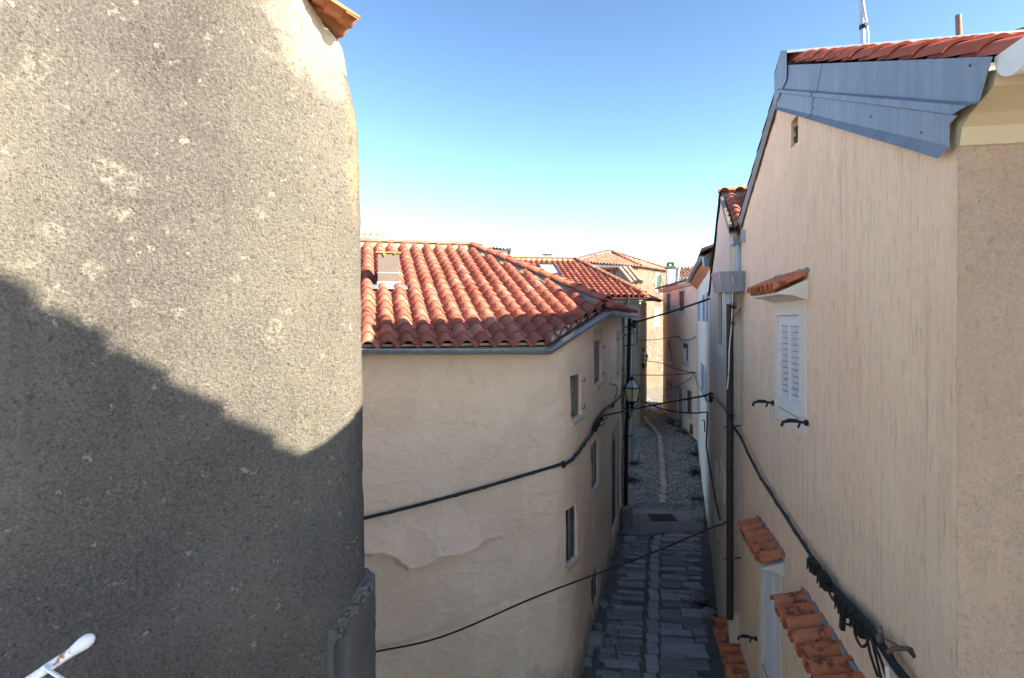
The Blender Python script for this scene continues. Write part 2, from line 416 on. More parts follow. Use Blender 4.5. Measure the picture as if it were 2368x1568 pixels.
def lin(a, b, step):
    n = max(1, int(round(abs(b-a)/step)))
    return [a+(b-a)*i/n for i in range(n+1)]
def wall(name, path, z0, z1, side, mat, parent, holes=(), depth=.2, step=.5, zstep=.5, disp=None, cuts=(), smooth=True):
    """sheet wall along a plan path with real openings and their reveals; side=+1: outward is left of travel"""
    Ls = [0]
    for a, b in zip(path, path[1:]): Ls.append(Ls[-1]+math.hypot(b[0]-a[0], b[1]-a[1]))
    ss = set()
    for a, b in zip(Ls, Ls[1:]): ss.update(round(x, 4) for x in lin(a, b, step))
    zs = set(round(x, 4) for x in lin(z0, z1, zstep))
    for h in holes: ss.update((round(h[0], 4), round(h[1], 4))); zs.update((round(h[2], 4), round(h[3], 4)))
    def thin(q, must):
        q = sorted(q); o = [q[0]]
        for x in q[1:]:
            if x-o[-1] > .012: o.append(x)
            elif x in must: o[-1] = x
        return o
    ss = thin(ss, {round(x, 4) for h in holes for x in h[:2]}); zs = thin(zs, {round(x, 4) for h in holes for x in h[2:4]})
    # smooth normals along the path
    def fr(s):
        p, d = path_at(path, min(max(s, 0), Ls[-1]))
        _, d1 = path_at(path, max(s-.08, 0)); _, d2 = path_at(path, min(s+.08, Ls[-1]))
        n = Vector((-(d1.y+d2.y), d1.x+d2.x, 0)).normalized()*side
        return p, n
    mb = MB(); frs = [fr(s) for s in ss]; vs = []
    for (p, n), s in zip(frs, ss):
        for z in zs:
            q = Vector((p.x, p.y, z))
            if disp: q = q+n*disp(s, z, q)
            vs.append(q)
    nz = len(zs); fs = []
    inh = lambda s, z: any(h[0] < s < h[1] and h[2] < z < h[3] for h in holes)
    for i in range(len(ss)-1):
        for j in range(nz-1):
            if inh((ss[i]+ss[i+1])/2, (zs[j]+zs[j+1])/2): continue
            f = (i*nz+j, (i+1)*nz+j, (i+1)*nz+j+1, i*nz+j+1)
            fs.append(f if side < 0 else f[::-1])
    mb.add(vs, fs, smooth)
    for h in holes:
        sa = [s for s in ss if h[0]-.001 <= s <= h[1]+.001]; za = [z for z in zs if h[2]-.001 <= z <= h[3]+.001]
        idx = lambda s, z: vs[ss.index(s)*nz+zs.index(z)]
        dp = h[4] if len(h) > 4 else depth
        back = lambda s, z: idx(s, z)-frs[ss.index(s)][1]*dp
        for a, b in zip(sa, sa[1:]):
            for z in (za[0], za[-1]): mb.quad(idx(a, z), idx(b, z), back(b, z), back(a, z))
        for a, b in zip(za, za[1:]):
            for s in (sa[0], sa[-1]): mb.quad(idx(s, a), idx(s, b), back(s, b), back(s, a))
    return mb.build(name, mat, parent, cuts)
def frame_at(path, h, side, inset=0.0):
    """local frame (u along wall from hole centre, w outward, z) for an opening"""
    s = (h[0]+h[1])/2; p, d = path_at(path, s)
    a, _ = path_at(path, h[0]); b, _ = path_at(path, h[1])
    d = (b-a).normalized(); c = (a+b)/2
    n = Vector((-d.y, d.x, 0))*side
    return lambda u, w, z: c+d*u+n*(w-inset)+Vector((0, 0, z))
def louvres(mb, fr, u0, u1, z0, z1, w, pitch=.06, th=.012, dep=.03):
    z = z0
    while z < z1-.01:
        mb.hexa([fr(u0, w, z), fr(u1, w, z), fr(u1, w-dep, z+pitch*.8), fr(u0, w-dep, z+pitch*.8),
                 fr(u0, w+th, z), fr(u1, w+th, z), fr(u1, w-dep+th, z+pitch*.8), fr(u0, w-dep+th, z+pitch*.8)])
        z += pitch
def band(mb, fr, x0, x1, z0, z1, l, r, b, t, pr, bk=-.005):
    """one connected frame round the rectangle x0..x1, z0..z1; a side of width 0 is left open"""
    inn = [(x0, z0), (x1, z0), (x1, z1), (x0, z1)]; out = [(x0-l, z0-b), (x1+r, z0-b), (x1+r, z1+t), (x0-l, z1+t)]
    V = [fr(x, w, z) for w in (pr, bk) for x, z in inn+out]; F_ = []
    for k, wd in enumerate((b, r, t, l)):
        if wd <= 0: continue
        n = (k+1) % 4
        F_ += [(k, n, 4+n, 4+k), (4+k, 4+n, 12+n, 12+k), (n, k, 8+k, 8+n)]
    for k, n, wd in ((3, 3, t), (2, 2, t)):
        if t <= 0: F_.append((k, 4+k, 12+k, 8+k))
    mb.add(V, F_)
def surround(mb, fr, hw, z0, z1, b=.12, pr=.02, sill=True):
    band(mb, fr, -hw, hw, z0, z1, b, b, b if sill else 0, b, pr)
def glazed(fr, hw, z0, z1, parent, fmat, w=-.12, mull=True, gmat=None):
    mb = MB(); t = .05
    band(mb, fr, -hw+t, hw-t, z0+t, z1-t, t, t, t, t, w, w-.04)
    if mull: mb.box((-t/2, w-.04, z0+t), (t/2, w, z1-t), fr)
    o = mb.build('window', fmat, parent)
    g = MB(); g.box((-hw+.01, w-.032, z0+.01), (hw-.01, w-.022, z1-.01), fr); g.build('pane', gmat or M['glass'], o)
    return o

class Plane:
    def __init__(s, o, eave, up, tan):
        s.o = Vector(o); s.e = Vector((eave[0], eave[1], 0)).normalized(); s.h = Vector((up[0], up[1], 0)).normalized(); s.t = tan
        c = 1/math.sqrt(1+tan*tan); s.up = s.h*c+Vector((0, 0, tan*c)); s.n = s.e.cross(s.up).normalized()
        if s.n.z < 0: s.n = -s.n
    def z(s, x, y): return s.o.z+s.t*(Vector((x, y, 0))-Vector((s.o.x, s.o.y, 0))).dot(s.h)
    def hit(s, px, py):
        r = ray(px, py); return r*(s.o.dot(s.n)/r.dot(s.n))
    def P(s, u, v, h=0): return s.o+s.e*u+s.up*v+s.n*h
    def uv(s, p): d = Vector(p)-s.o; return d.dot(s.e), d.dot(s.up)
def tiles(name, pl, u0, u1, v0, v1, mat, parent, w=.3, l=.38, cuts=(), roll=.72, ht=.085, lip=.022, seg=9, jit=.004, tilt=.028):
    mb = MB(); nu = int(math.ceil((u1-u0)/w)); nv = int(math.ceil((v1-v0)/l))
    prof = []
    for k in range(seg+1):                      # the roll
        a = k/seg; prof.append((a*roll, math.sin(math.pi*a)**.75*ht))
    for k in range(1, 4): a = k/3; prof.append((roll+a*(1-roll), -.012*math.sin(math.pi*a)))
    for j in range(nv-1, -1, -1):
        for i in range(nu):
            ju, jv, jh, tw = [random.uniform(-jit, jit) for _ in range(4)]
            top, bot, low = [], [], []
            for a, h in prof:
                u = u0+(i+a)*w+ju
                va = v0+j*l+jv; vb = va+l*1.08
                top.append(pl.P(u, va+tw*(a-.5), h+tilt+jh)); bot.append(pl.P(u, vb, h+.002)); low.append(pl.P(u, va+tw*(a-.5)+.004, h+tilt+jh-lip))
            n = len(prof); vs = top+bot+low
            lo2 = [pl.P(u0+(i+a)*w+ju, v0+j*l+l*.5, h+tilt*.5-lip) for a, h in prof]
            vs += lo2
            fs = [(k, k+1, n+k+1, n+k) for k in range(n-1)]
            f2 = [(2*n+k, 2*n+k+1, k+1, k) for k in range(n-1)]
            f3 = [(3*n+k, 3*n+k+1, 2*n+k+1, 2*n+k) for k in range(n-1)]
            o = len(mb.v); mb.v += vs
            for f in fs+f3: mb.f.append([q+o for q in f]); mb.sm.append(True)
            for f in f2: mb.f.append([q+o for q in f]); mb.sm.append(False)
    o = mb.build(name, mat, parent, cuts)
    return o
def caps(name, a, b, mat, parent, r=.11, l=.4, th=.018, lift=.0):
    """row of half-round ridge or hip tiles from a (low) to b"""
    a = Vector(a); b = Vector(b); d = (b-a); L = d.length; d.normalize()
    sd = d.cross(Vector((0, 0, 1))).normalized(); up = sd.cross(d).normalized()
    mb = MB(); n = max(1, int(round(L/l))); l = L/n
    for i in range(n):
        s0 = i*l; s1 = s0+l*1.08
        r0 = r*1.08+random.uniform(-.004, .004); r1 = r*.9
        T, B = [], []; q = []
        for k in range(9):
            an = math.pi*k/8
            c, z = math.cos(an), math.sin(an)
            T.append(a+d*s0+sd*c*r0+up*(z*r0*.75+lift+.02)); B.append(a+d*s1+sd*c*r1+up*(z*r1*.75+lift)); q.append(a+d*s0+sd*c*(r0-th)+up*(z*(r0-th)*.75+lift+.02))
        vs = T+B+q
        mb.add(vs, [(k, k+1, 9+k+1, 9+k) for k in range(8)], True) if False else None
        o = len(mb.v); mb.v += vs
        for k in range(8):
            mb.f.append([o+k, o+9+k, o+10+k, o+k+1]); mb.sm.append(True)
            mb.f.append([o+18+k, o+k, o+k+1, o+19+k]); mb.sm.append(False)
    return mb.build(name, mat, parent)
def strip(name, a, b, mat, parent, wl, wr, h, down=.12, seg=.12, amp=.02):
    """ragged mortar bedding under ridge/hip tiles: wl, wr = vectors to both sides"""
    a = Vector(a); b = Vector(b); L = (b-a).length; n = max(2, int(L/seg)); mb = MB(); vs = []
    for i in range(n+1):
        p = a.lerp(b, i/n); j1 = random.uniform(-amp, amp); j2 = random.uniform(-amp, amp)
        wl_, wr_ = Vector(wl), Vector(wr)
        vs += [p+wl_*(1+j1*4)+Vector((0, 0, -down)), p+wl_*(.85+j1*4), p+Vector((0, 0, h)), p+wr_*(.85+j2*4), p+wr_*(1+j2*4)+Vector((0, 0, -down))]
    fs = [(i*5+k, i*5+k+1, (i+1)*5+k+1, (i+1)*5+k) for i in range(n) for k in range(4)]
    mb.add(vs, fs, False); return mb.build(name, mat, parent)
def weed(loc, h, n, seed, label, mat=None, spread=.12, cat='weed', group='weeds along the street'):
    rnd = random.Random(seed); mb = MB()
    for k in range(n):
        a = rnd.uniform(0, 6.283); r = spread*rnd.random()**.6; z = rnd.random()
        c = Vector((loc[0]+math.cos(a)*r*1.0, loc[1]+math.sin(a)*r, loc[2]+h*z*rnd.uniform(.2, 1)))
        d = Vector((math.cos(a), math.sin(a), rnd.uniform(-.3, .9))).normalized(); sd = d.cross(Vector((rnd.uniform(-.4, .4), rnd.uniform(-.4, .4), 1))).normalized()
        L = rnd.uniform(.14, .34)*max(h, .08); W = L*rnd.uniform(.2, .38)
        mb.quad(c, c+d*L*.5+sd*W, c+d*L, c+d*L*.5-sd*W)
        mb.tube([Vector(loc), (Vector(loc)+c)*.5+Vector((0, 0, .02*h)), c+d*L*.1], .0025, 3, False)
    return tag(mb.build('weed', mat or M['leaf'], None), label, cat, group)
# ================================================================== ground and street
def gz(x, y):
    if y < 19: return -6.5-.02*max(0, min(9, 19-y))
    pts = [(19, -6.5), (21, -6.28), (26, -5.62), (33, -5.45), (42, -5.2), (60, -5.2)]
    for a, b in zip(pts, pts[1:]):
        if y <= b[0]:
            t = (y-a[0])/(b[0]-a[0]); return a[1]+(b[1]-a[1])*t
    return -5.2
def xl(y): return 1.22+.29*(y-10.2)
def xr(y):
    if y < 9.4: return 1.9+.2*y
    if y < 16.7: return .745+.307*y
    if y < 26: return 5.88+.288*(y-16.7)
    return 8.56+.058*(y-26)
mb = MB()
gx = [-400, -150, -60, -25, -12]+[-8+.5*i for i in range(45)]+[20, 30, 60, 150, 400]
gy = [-400, -150, -50, -15, -5, 0]+[4+.5*i for i in range(80)]+[50, 70, 120, 250, 600]
vs = [(x, y, gz(x, y)) for y in gy for x in gx]; n = len(gx)
mb.add(vs, [(j*n+i, j*n+i+1, (j+1)*n+i+1, (j+1)*n+i) for j in range(len(gy)-1) for i in range(n-1)], True)
structure(mb.build('ground', M['soil']))
rnd = random.Random(11)
def slab(mb, x0, x1, y0, y1, h, rot=0.0, taper=.02, amp=.014):
    """one worn paving stone: irregular outline, rounded top edge"""
    cx, cy = (x0+x1)/2, (y0+y1)/2; out = []
    for (ex, ey) in ((-1, -1), (-.33, -1), (.33, -1), (1, -1), (1, 1), (.33, 1), (-.33, 1), (-1, 1)):
        px, py = ex*(x1-x0)/2*(.98 if abs(ex) == 1 else 1)+rnd.uniform(-amp, amp), ey*(y1-y0)/2*(.98 if abs(ex) == 1 else 1)+rnd.uniform(-amp, amp)
        out.append((px, py))
    tl = rnd.uniform(-.03, .03); tm = rnd.uniform(-.03, .03); c, s_ = math.cos(rot), math.sin(rot)
    V = []
    for k, z in ((1.0, -.12), (1.0, h-.02), (.93, h)):
        for px, py in out:
            qx, qy = px*k, py*(k if k == 1 else .88)
            X, Y = cx+qx*c-qy*s_, cy+qx*s_+qy*c
            V.append((X, Y, gz(X, Y)+z+(tl*px+tm*py if z > 0 else 0)))
    mb.add(V, [(i, (i+1) % 8, 8+(i+1) % 8, 8+i) for i in range(8)]+[(8+i, 8+(i+1) % 8, 16+(i+1) % 8, 16+i) for i in range(8)], True)
    mb.add(V[16:], [tuple(range(8))])
pv = MB(); dr = MB()
def drain_x(y):
    pts = [(8, (1525-CX)/F*8), (10, .2475*10), (13, .252*13), (16, .2545*16), (19, .267*19), (21, .270*21), (25, .265*25), (27, .262*27), (30, .243*30), (34, .225*34)]
    for a, b in zip(pts, pts[1:]):
        if y <= b[0]: return a[1]+(b[1]-a[1])*(y-a[0])/(b[0]-a[0])
    return pts[-1][1]
y = 8.2
while y < 17.3:
    d = rnd.choice([.17, .22, .28, .40]) if y < 13 else rnd.choice([.15, .18, .22, .28])
    for sgn in (-1, 1):
        c = drain_x(y)+sgn*.19
        e = xl(y)+.25 if sgn < 0 else xr(y)-.22
        x = c; yy = y+rnd.uniform(-.05, .05)
        while abs(e-x) > .18:
            L = min(abs(e-x), rnd.choice([.35, .5, .7, .95]))
            if rnd.random() > .05 and not (abs(e-x) < .45 and rnd.random() < .3):
                a, b = sorted((x+sgn*.006, x+sgn*(L-.008)))
                slab(pv, a, b, yy+.004, yy+d-.006, rnd.uniform(.015, .045), -.12+rnd.uniform(-.03, .03), amp=.02)
            x += sgn*L
    y += d
structure(pv.build('street_paving', M['slab']))
y = 8.2
while y < 17.4:
    L = rnd.uniform(.3, .6); x = drain_x(y+L/2)
    slab(dr, x-.12, x+.12, y+.01, y+L-.01, .03, -.12, amp=.015); y += L
structure(dr.build('drain_paving', stones('grey_drain_slab', (.36, .37, .38), (.50, .51, .51))))
cb = MB(); dr2 = MB(); y = 19.0
while y < 40:
    d = .13 if y < 27 else .2
    L0 = xl(y)+.05 if y < 27.2 else (.2277+.0008*(y-27))*y-.1
    L1 = xr(y)-.1
    x = L0+rnd.uniform(0, .1)
    while x < L1:
        w = rnd.uniform(.10, .22)*(1 if y < 27 else 1.3)
        dx = abs(x-drain_x(y))
        edge = min(x-L0, L1-x)
        if (dx > .17 or y > 34) and rnd.random() < (.97 if edge > .35 else .6) and not (y < 20.3 and x < xl(y)+1.5 and rnd.random() < .75):
            c = (x, y+rnd.uniform(-.03, .03)); h = rnd.uniform(.015, .05)
            V = []; K = 7; a0 = rnd.random()*6
            for k, z, q in ((1, -.05, 0), (.92, h*.6, 1), (.55, h, 2)):
                for i in range(K):
                    a = a0+6.283*i/K; rr = k*(1+.18*math.sin(i*2.1+a0*3))
                    X = c[0]+math.cos(a)*w*.5*rr; Y = c[1]+math.sin(a)*d*.5*rr
                    V.append((X, Y, gz(X, Y)+z))
            cb.add(V, [(q*K+i, q*K+(i+1) % K, (q+1)*K+(i+1) % K, (q+1)*K+i) for q in range(2) for i in range(K)], True); cb.add(V[2*K:], [tuple(range(K))])
        x += w*.98
    y += d
structure(cb.build('cobblestones', M['cobble']))
y = 19.6
while y < 34:
    L = rnd.uniform(.2, .5); x = drain_x(y+L/2); slab(dr2, x-.11, x+.11, y+.01, y+L-.01, .045, -.02, amp=.015); y += L
structure(dr2.build('drain_stones', M['drain']))
# concrete patch with its uneven edge, manhole cover set in it
mb = MB(); ring = []
for (X, Y) in [(xl(17)+.1, 17.0), (xl(17.2)+.9, 16.85), (xl(17)+1.6, 17.15), (xr(17.0)-.1, 17.25), (xr(18.9)-.05, 18.9), (5.3, 19.15), (4.9, 19.9), (4.4, 20.4), (xl(20)+.2, 20.1), (xl(18.5)+.1, 18.5)]:
    ring.append((X, Y, -6.502))
mb.prism(ring, (0, 0, .02)); structure(mb.build('concrete_patch', M['concrete']))
mh = thing('manhole_cover', 'rectangular dark metal manhole cover let into the concrete patch in the alley', 'manhole cover', (at(1530, 1197, 18.4).x, 18.35, -6.48))
c = Vector(mh['_base'])
mb = MB(); mb.box((c.x-.42, c.y-.33, c.z), (c.x+.42, c.y+.33, c.z+.012)); mb.build('frame', M['brownmetal'], mh)
mb = MB(); mb.box((c.x-.37, c.y-.28, c.z+.012), (c.x+.37, c.y+.28, c.z+.018))
for i in range(7): mb.box((c.x-.33, c.y-.24+i*.075, c.z+.018), (c.x+.33, c.y-.215+i*.075, c.z+.024))
mb.build('lid', sheen('rusted_manhole_iron', (.05, .045, .048), .7, .2, .3), mh)

# ================================================================== left house
ld = Vector((.78, .6257, 0)); ln = Vector((.6257, -.78, 0)); lc = Vector((-1.235, 5.02, 0))
lpath = [tuple((lc-ld*t)[:2]) for t in (5.2, .34)]
for a in range(0, 91, 9):
    r = .34; o = lc-ld*r-ln*r
    p = o+ln*r*math.cos(R(a))+ld*r*math.sin(R(a)); lpath.append((p.x, p.y)) if a else None
e = lc-ln*4; lpath.append((e.x, e.y))
left = thing('grey_rendered_house', 'tall house wall in coarse grey render crossed by a stepped shadow, left foreground', 'house', (lc.x, lc.y, -6.6))
LR = Plane((lc.x-.27*ld.x, lc.y-.27*ld.y, 2.565), (-ln.x, -ln.y), (-ld.x, -ld.y), .445)
def ldisp(s, z, q):
    d = .012*mnoise.noise(Vector((s*1.2, z*1.2, 3)))+.010*mnoise.noise(Vector((s*5, z*5, 1)))+.007*mnoise.noise(Vector((s*17, z*17, 9)))
    k = max(0, min(1, (s-4.5)/.35))
    if z > .8: d -= k*.10*min(1, (z-.8)/1.5)**2
    if z > 1.7: d -= .06*k*((z-1.7)/.6)**2
    d += k*.035*max(0, min(1, (-z-.2)/2.5))
    return d
wall('wall', lpath, -6.8, 5.2, -1, M['coarse'], left, step=.06, zstep=.06, disp=ldisp, cuts=[(LR.P(0, 0, -.012), LR.n)])
tiles('roof', LR, -.12, 3.6, -.08, 7, M['tile_bare'], left, w=.2, l=.24, roll=.62, ht=.06, lip=.014, tilt=.045, seg=9)
# smooth mortar fillet bedded under the verge tiles, following the rounded wall
mb = MB(); vs = []; nn = 110
for i in range(nn+1):
    t = 5.40-5.2*i/nn; p, d_ = path_at(lpath, t); _, d2_ = path_at(lpath, min(t+.1, 6)); dd = (d_+d2_).normalized(); n_ = Vector((dd.y, -dd.x, 0)); z = LR.z(p.x, p.y)
    j = .05*mnoise.noise(Vector((t*4, 0, 1)))+.02*mnoise.noise(Vector((t*15, 0, 1)))
    for dz, w in ((-.22+j, -.02), (-.20+j, .012), (-.10, .022), (-.02, .03), (.015, .0), (.015, -.12)):
        vs.append(p+n_*(w+ldisp(t, z+dz, None))+Vector((0, 0, z+dz)))
mb.add(vs, [(i*6+k, i*6+k+1, i*6+k+7, i*6+k+6) for i in range(nn) for k in range(5)], True)
mb.build('verge_mortar', plaster('pale_verge_mortar', (.36, .31, .225), (.46, .40, .30), grain=40, gs=.5, gd=.01), left)
# worn corner buttress with sloping broken shoulder
mb = MB(); cols = 34; rows = 46; vs = []
BS = path_hit(lpath, 754)[0]
def but_pt(u, v):
    """u 0..1 from the left foot of the slope round the corner, v 0..1 upward"""
    s = BS+u*(5.45-BS)
    p, d = path_at(lpath, s); _, d2 = path_at(lpath, min(s+.1, 6)); dd = (d+d2).normalized(); n_ = Vector((dd.y, -dd.x, 0))
    zt = -2.60+.27*min(1, max(0, (u-.03))/.42)+.03*mnoise.noise(Vector((u*14, 0, 2)))
    if v > .9:
        k = (v-.9)/.1; z = zt-.07*(1-k)+.015*mnoise.noise(Vector((u*20, v*20, 0))); w = .095*(1-k)+.0
        w += .03*mnoise.noise(Vector((u*16, v*30, 4)))
    else:
        z = -6.8+(zt-.07+6.8)*(v/.9)**.45; w = .095+.008*mnoise.noise(Vector((u*6, z*3, 4)))
    edge = min(1, u/.03)
    if .04 < u < .17 and v < .88: w -= .06
    return p+n_*((w)*edge+ldisp(s, z, None))+Vector((0, 0, z))
for i in range(cols+1):
    for j in range(rows+1): vs.append(but_pt(i/cols, (j/rows)))
mb.add(vs, [(i*(rows+1)+j, (i+1)*(rows+1)+j, (i+1)*(rows+1)+j+1, i*(rows+1)+j+1) for i in range(cols) for j in range(rows)], True)
mb.build('corner_buttress', plaster('dark_smooth_cement', (.095, .095, .092), (.15, .148, .14), streak=.4, streakc=(.13, .11, .09), grain=55, gs=.6, gd=.01), left)
mb = MB()
rr = random.Random(5)
for i in range(60):
    u = .04+.5*(i+rr.random()*.5)/60; b = but_pt(u, rr.uniform(.9, .97)); q = rr.uniform(.02, .032)
    mb.blob(b, (q, q, q*.8), i, .5, 2)
mb.build('broken_shoulder', plaster('crumbling_mortar', (.11, .10, .085), (.19, .17, .14), grain=40, gs=.8, gd=.02), left)

# ================================================================== central house
cpath = [(-6.0, 7.8), (.42, 9.405), (.60, 9.46), (.76, 9.54), (.90, 9.66), (1.01, 9.80), (1.10, 9.97), (1.17, 10.15), (1.235, 10.34), (1.30, 10.52), (1.37, 10.72), (3.58, 18.34)]
cen = thing('cream_corner_house', 'rounded cream plaster house with big red tiled roof in the middle of the view', 'house', (1.2, 10, -6.6))
P1 = Plane((.61, 9.2, -.40), (1, .257), (-.257, 1), .372)
K = Vector((1.92, 11.3, 0)); K.z = P1.z(K.x, K.y)
RE = Vector((-1.09, 15.1, 0)); RE.z = P1.z(RE.x, RE.y)
holes = []
W = {}
for key, (x0, x1, yt, yb, dp) in dict(w1=(1320, 1344, 866, 966, .09), w2=(1375, 1391, 787, 886, .09), w4=(1367, 1383, 1020, 1128, .09), w3=(1425.5, 1436.5, 762, 876, .03),
        w5=(1309, 1333, 1172, 1296, .09), w6=(1367, 1382, 1318, 1398, .09), d1=(1413, 1429, 994, 1222, .14)).items():
    h = opening(cpath, x0, x1, yt, yb)+(dp,); holes.append(h); W[key] = h
CRK = []
for px, py in ((800, 1270), (855, 1276), (900, 1278), (918, 1288), (938, 1308), (972, 1308), (1000, 1298), (1010, 1283), (1058, 1277), (1095, 1269), (1108, 1262), (1118, 1250), (1142, 1243), (1180, 1240)):
    yy = path_hit(cpath, px)[1]; CRK.append(((px-CX)/F*yy, (HY-py)/F*yy))
def crack_z(X):      # lower edge of the thick old plaster coat
    for a_, b_ in zip(CRK, CRK[1:]):
        if X <= b_[0]: return a_[1]+(b_[1]-a_[1])*max(0, (X-a_[0])/(b_[0]-a_[0]))
    return CRK[-1][1]
def cdisp(s, z, q):
    d = .035*mnoise.noise(Vector((s*.7, z*.7, 5)))+.012*mnoise.noise(Vector((s*2.6, z*2.6, 2)))+.004*mnoise.noise(Vector((s*8, z*8, 2)))
    if q.x < .2 and s < 7.2:
        cz = crack_z(q.x); fade = max(0, min(1, (-.1-q.x)/.7))
        if z > cz: d += .17*fade*max(0, 1-(z-cz)/.75)**1.9
        else: d -= .05*fade*max(0, 1-(cz-z)/.3)
    d += .10*max(0, min(1, (-z-2)/4.5))**1.5*(.4 if s < 6.4 else .0)
    return d
wall('wall', cpath, -6.9, .45, -1, M['cream'], cen, holes, step=.055, zstep=.035, disp=cdisp,
     cuts=[(P1.P(0, 0, -.05), P1.n), ((0, 0, K.z-.04), (0, 0, 1))])
qp = [(3.58, 18.34), (3.845, 19.25), (2.6, 19.6)]
wall('rubble_quoin', qp, -6.9, .2, -1, M['rubble'], cen, step=.15, zstep=.15, disp=lambda s, z, q: .03*mnoise.noise(Vector((s*4, z*4, 2)))+.015)
mb = MB(); mb.quad((2.6, 19.6, -6.9), (-7, 18, -6.9), (-7, 18, .2), (2.6, 19.6, .2)); mb.quad((-6, 7.8, -6.9), (-7, 18, -6.9), (-7, 18, .5), (-6, 7.8, -.8)); mb.build('back_wall', M['repair'], cen)
# main roof slope, cut along the splayed eave and the hip
keep = (0, 12)
u_k, v_k = P1.uv(K); u_r, v_r = P1.uv(RE)
c1 = vcut((.61, 9.2), (K.x, K.y), keep); c2 = vcut((K.x, K.y), (RE.x, RE.y), keep)
vent_c = P1.hit(899, 668); uv_v = P1.uv(vent_c)
tiles('roof', P1, -5.4, 3.6, -.12, v_r, M['tile'], cen, w=.3, l=.385, ht=.108, roll=.76, cuts=[c1, c2])
# under-roof sheet so nothing shines through
mb = MB()
under = [P1.P(-5.4, -.05, -.03), P1.P(0, -.05, -.03), K-P1.n*.03, RE-P1.n*.03, P1.P(-5.4, v_r, -.03)]
mb.quad(*under)
E2 = Vector((4.20, 19.3, K.z)); back = [Vector((-7.6, 13.4+1.0, RE.z-.1)), RE, E2, Vector((-7, 19, .3))]
mb.quad(back[0], RE-Vector((0, 0, .05)), E2, back[3])
mb.build('roof_deck', M['darkwood'], cen)
# alley-side hip slope, seen edge on
ee = (E2-K).xy; ee.normalize(); hp = Vector((-ee.y, ee.x)); run = (RE.xy-K.xy).dot(hp)
P2 = Plane(K, ee, hp, (RE.z-K.z)/run)
c3 = vcut((K.x, K.y), (RE.x, RE.y), (3, 18)); c4 = vcut((E2.x, E2.y), (RE.x, RE.y), (2, 13))
tiles('roof_hip_end', P2, -.6, 8.6, -.10, (RE-K).length, M['tile_dark'], cen, w=.3, l=.385, cuts=[c3, c4])
# mortar bedding and ridge tiles
su = P1.e
strip('hip_mortar', K+(RE-K)*.02+Vector((0, 0, .06)), RE+Vector((0, 0, .05)), M['mortar'], cen, (-.24, -.12, -.02), (.16, .10, 0), .10, amp=.03)
caps('hip_tiles', K+(RE-K)*.0+Vector((.0, 0, .13)), RE+Vector((0, 0, .12)), M['tile'], cen, r=.12, l=.42)
lend = RE-P1.e*6.2
strip('ridge_mortar', lend+Vector((0, 0, .04)), RE+Vector((0, 0, .04)), M['mortar'], cen, Vector((.05, -.23, -.06)), Vector((-.05, .2, 0)), .10, amp=.03)
caps('ridge_tiles', RE+Vector((0, 0, .10)), lend+Vector((0, 0, .10)), M['tile'], cen, r=.11, l=.44)
mb = MB(); q = RE+Vector((0, 0, .10)); mb.blob(q, (.16, .13, .09), 3, .2, 2); mb.build('ridge_end_mortar', M['mortar'], cen)
# half-round zinc gutter: front, splayed corner, alley side
o1 = Vector((.2489, -.9685, 0))*1; o1 = Vector((.249, -.9685, 0)); dchar = (K-Vector((.61, 9.2, 0))).xy; dchar.normalize()
o2 = Vector((dchar.y, -dchar.x, 0)); o3 = Vector((ee.y, -ee.x, 0))
f0 = P1.P(-5.4, -.1); f1 = P1.P(-.12, -.1)
gpts, gout = [], []
def gp(p, o, dz): gpts.append(Vector(p)+Vector(o)*.02+Vector((0, 0, dz-(.05 if Vector(p).y < 9.6 else .02)))); gout.append(Vector(o))
gp((f0.x, f0.y, -.335), o1, -.02); gp((f1.x-.25, f1.y-.06, -.435), o1, -.0)
gp((f1.x+.06, f1.y+.015, -.44), (o1+o2).normalized(), 0); gp((f1.x+.10, f1.y+.06, -.43), (o1*.3+o2*.7).normalized(), 0)
gp((K.x-.09, K.y-.14, K.z-.10), o2, .0); gp((K.x+.02, K.y-.02, K.z-.07), (o2+o3).normalized(), .0)
gp((K.x+.15, K.y+.35, K.z-.07), o3, .0)
gp((E2.x+.02, E2.y, K.z-.10), o3, .0)
mb = MB(); mb.trough(gpts, gout, .085, .006, 8, 0, 180)
mb.tube([p+o*.085 for p, o in zip(gpts, gout)], .012, 6)
mb.build('gutter', M['zinc_gutter'], cen)
mb = MB()
for k in range(7):      # gutter straps
    mb.piece(); t = k/6; p = gpts[0].lerp(gpts[1], .35+.6*t); mb.trough([p-P1.e*.014, p+P1.e*.014], [o1, o1], .091, .004, 8, 0, 180)
for k in range(9):
    mb.piece(); t = .05+k/9*.9; p = gpts[-2].lerp(gpts[-1], t); d = Vector((ee.x, ee.y, 0)); mb.trough([p-d*.014, p+d*.014], [o3, o3], .091, .004, 8, 0, 180)
mb.builds('gutter_bracket', M['zinc'], cen)
# eave boards: fascia closing the tile mouths
mb = MB(); a = P1.P(-5.4, .02, -.02); b = P1.P(-.05, .02, -.02)
mb.prism([a+Vector((0, 0, .03)), a+Vector((0, 0, -.11)), b+Vector((0, 0, -.11)), b+Vector((0, 0, .03))], Vector((0, .04, 0)))
c0 = Vector((.66, 9.36, -.42)); c1_ = Vector((K.x-.1, K.y-.0, K.z-.14))
mb.prism([c0, c0+Vector((0, 0, .15)), c1_+Vector((0, 0, .12)), c1_], Vector((-.05, .02, 0)))
c2_ = Vector((E2.x-.15, E2.y, K.z-.12)); mb.prism([c1_, c1_+Vector((0, 0, .13)), c2_+Vector((0, 0, .13)), c2_], Vector((-.05, .01, 0)))
mb.build('fascia', M['repair'], cen)
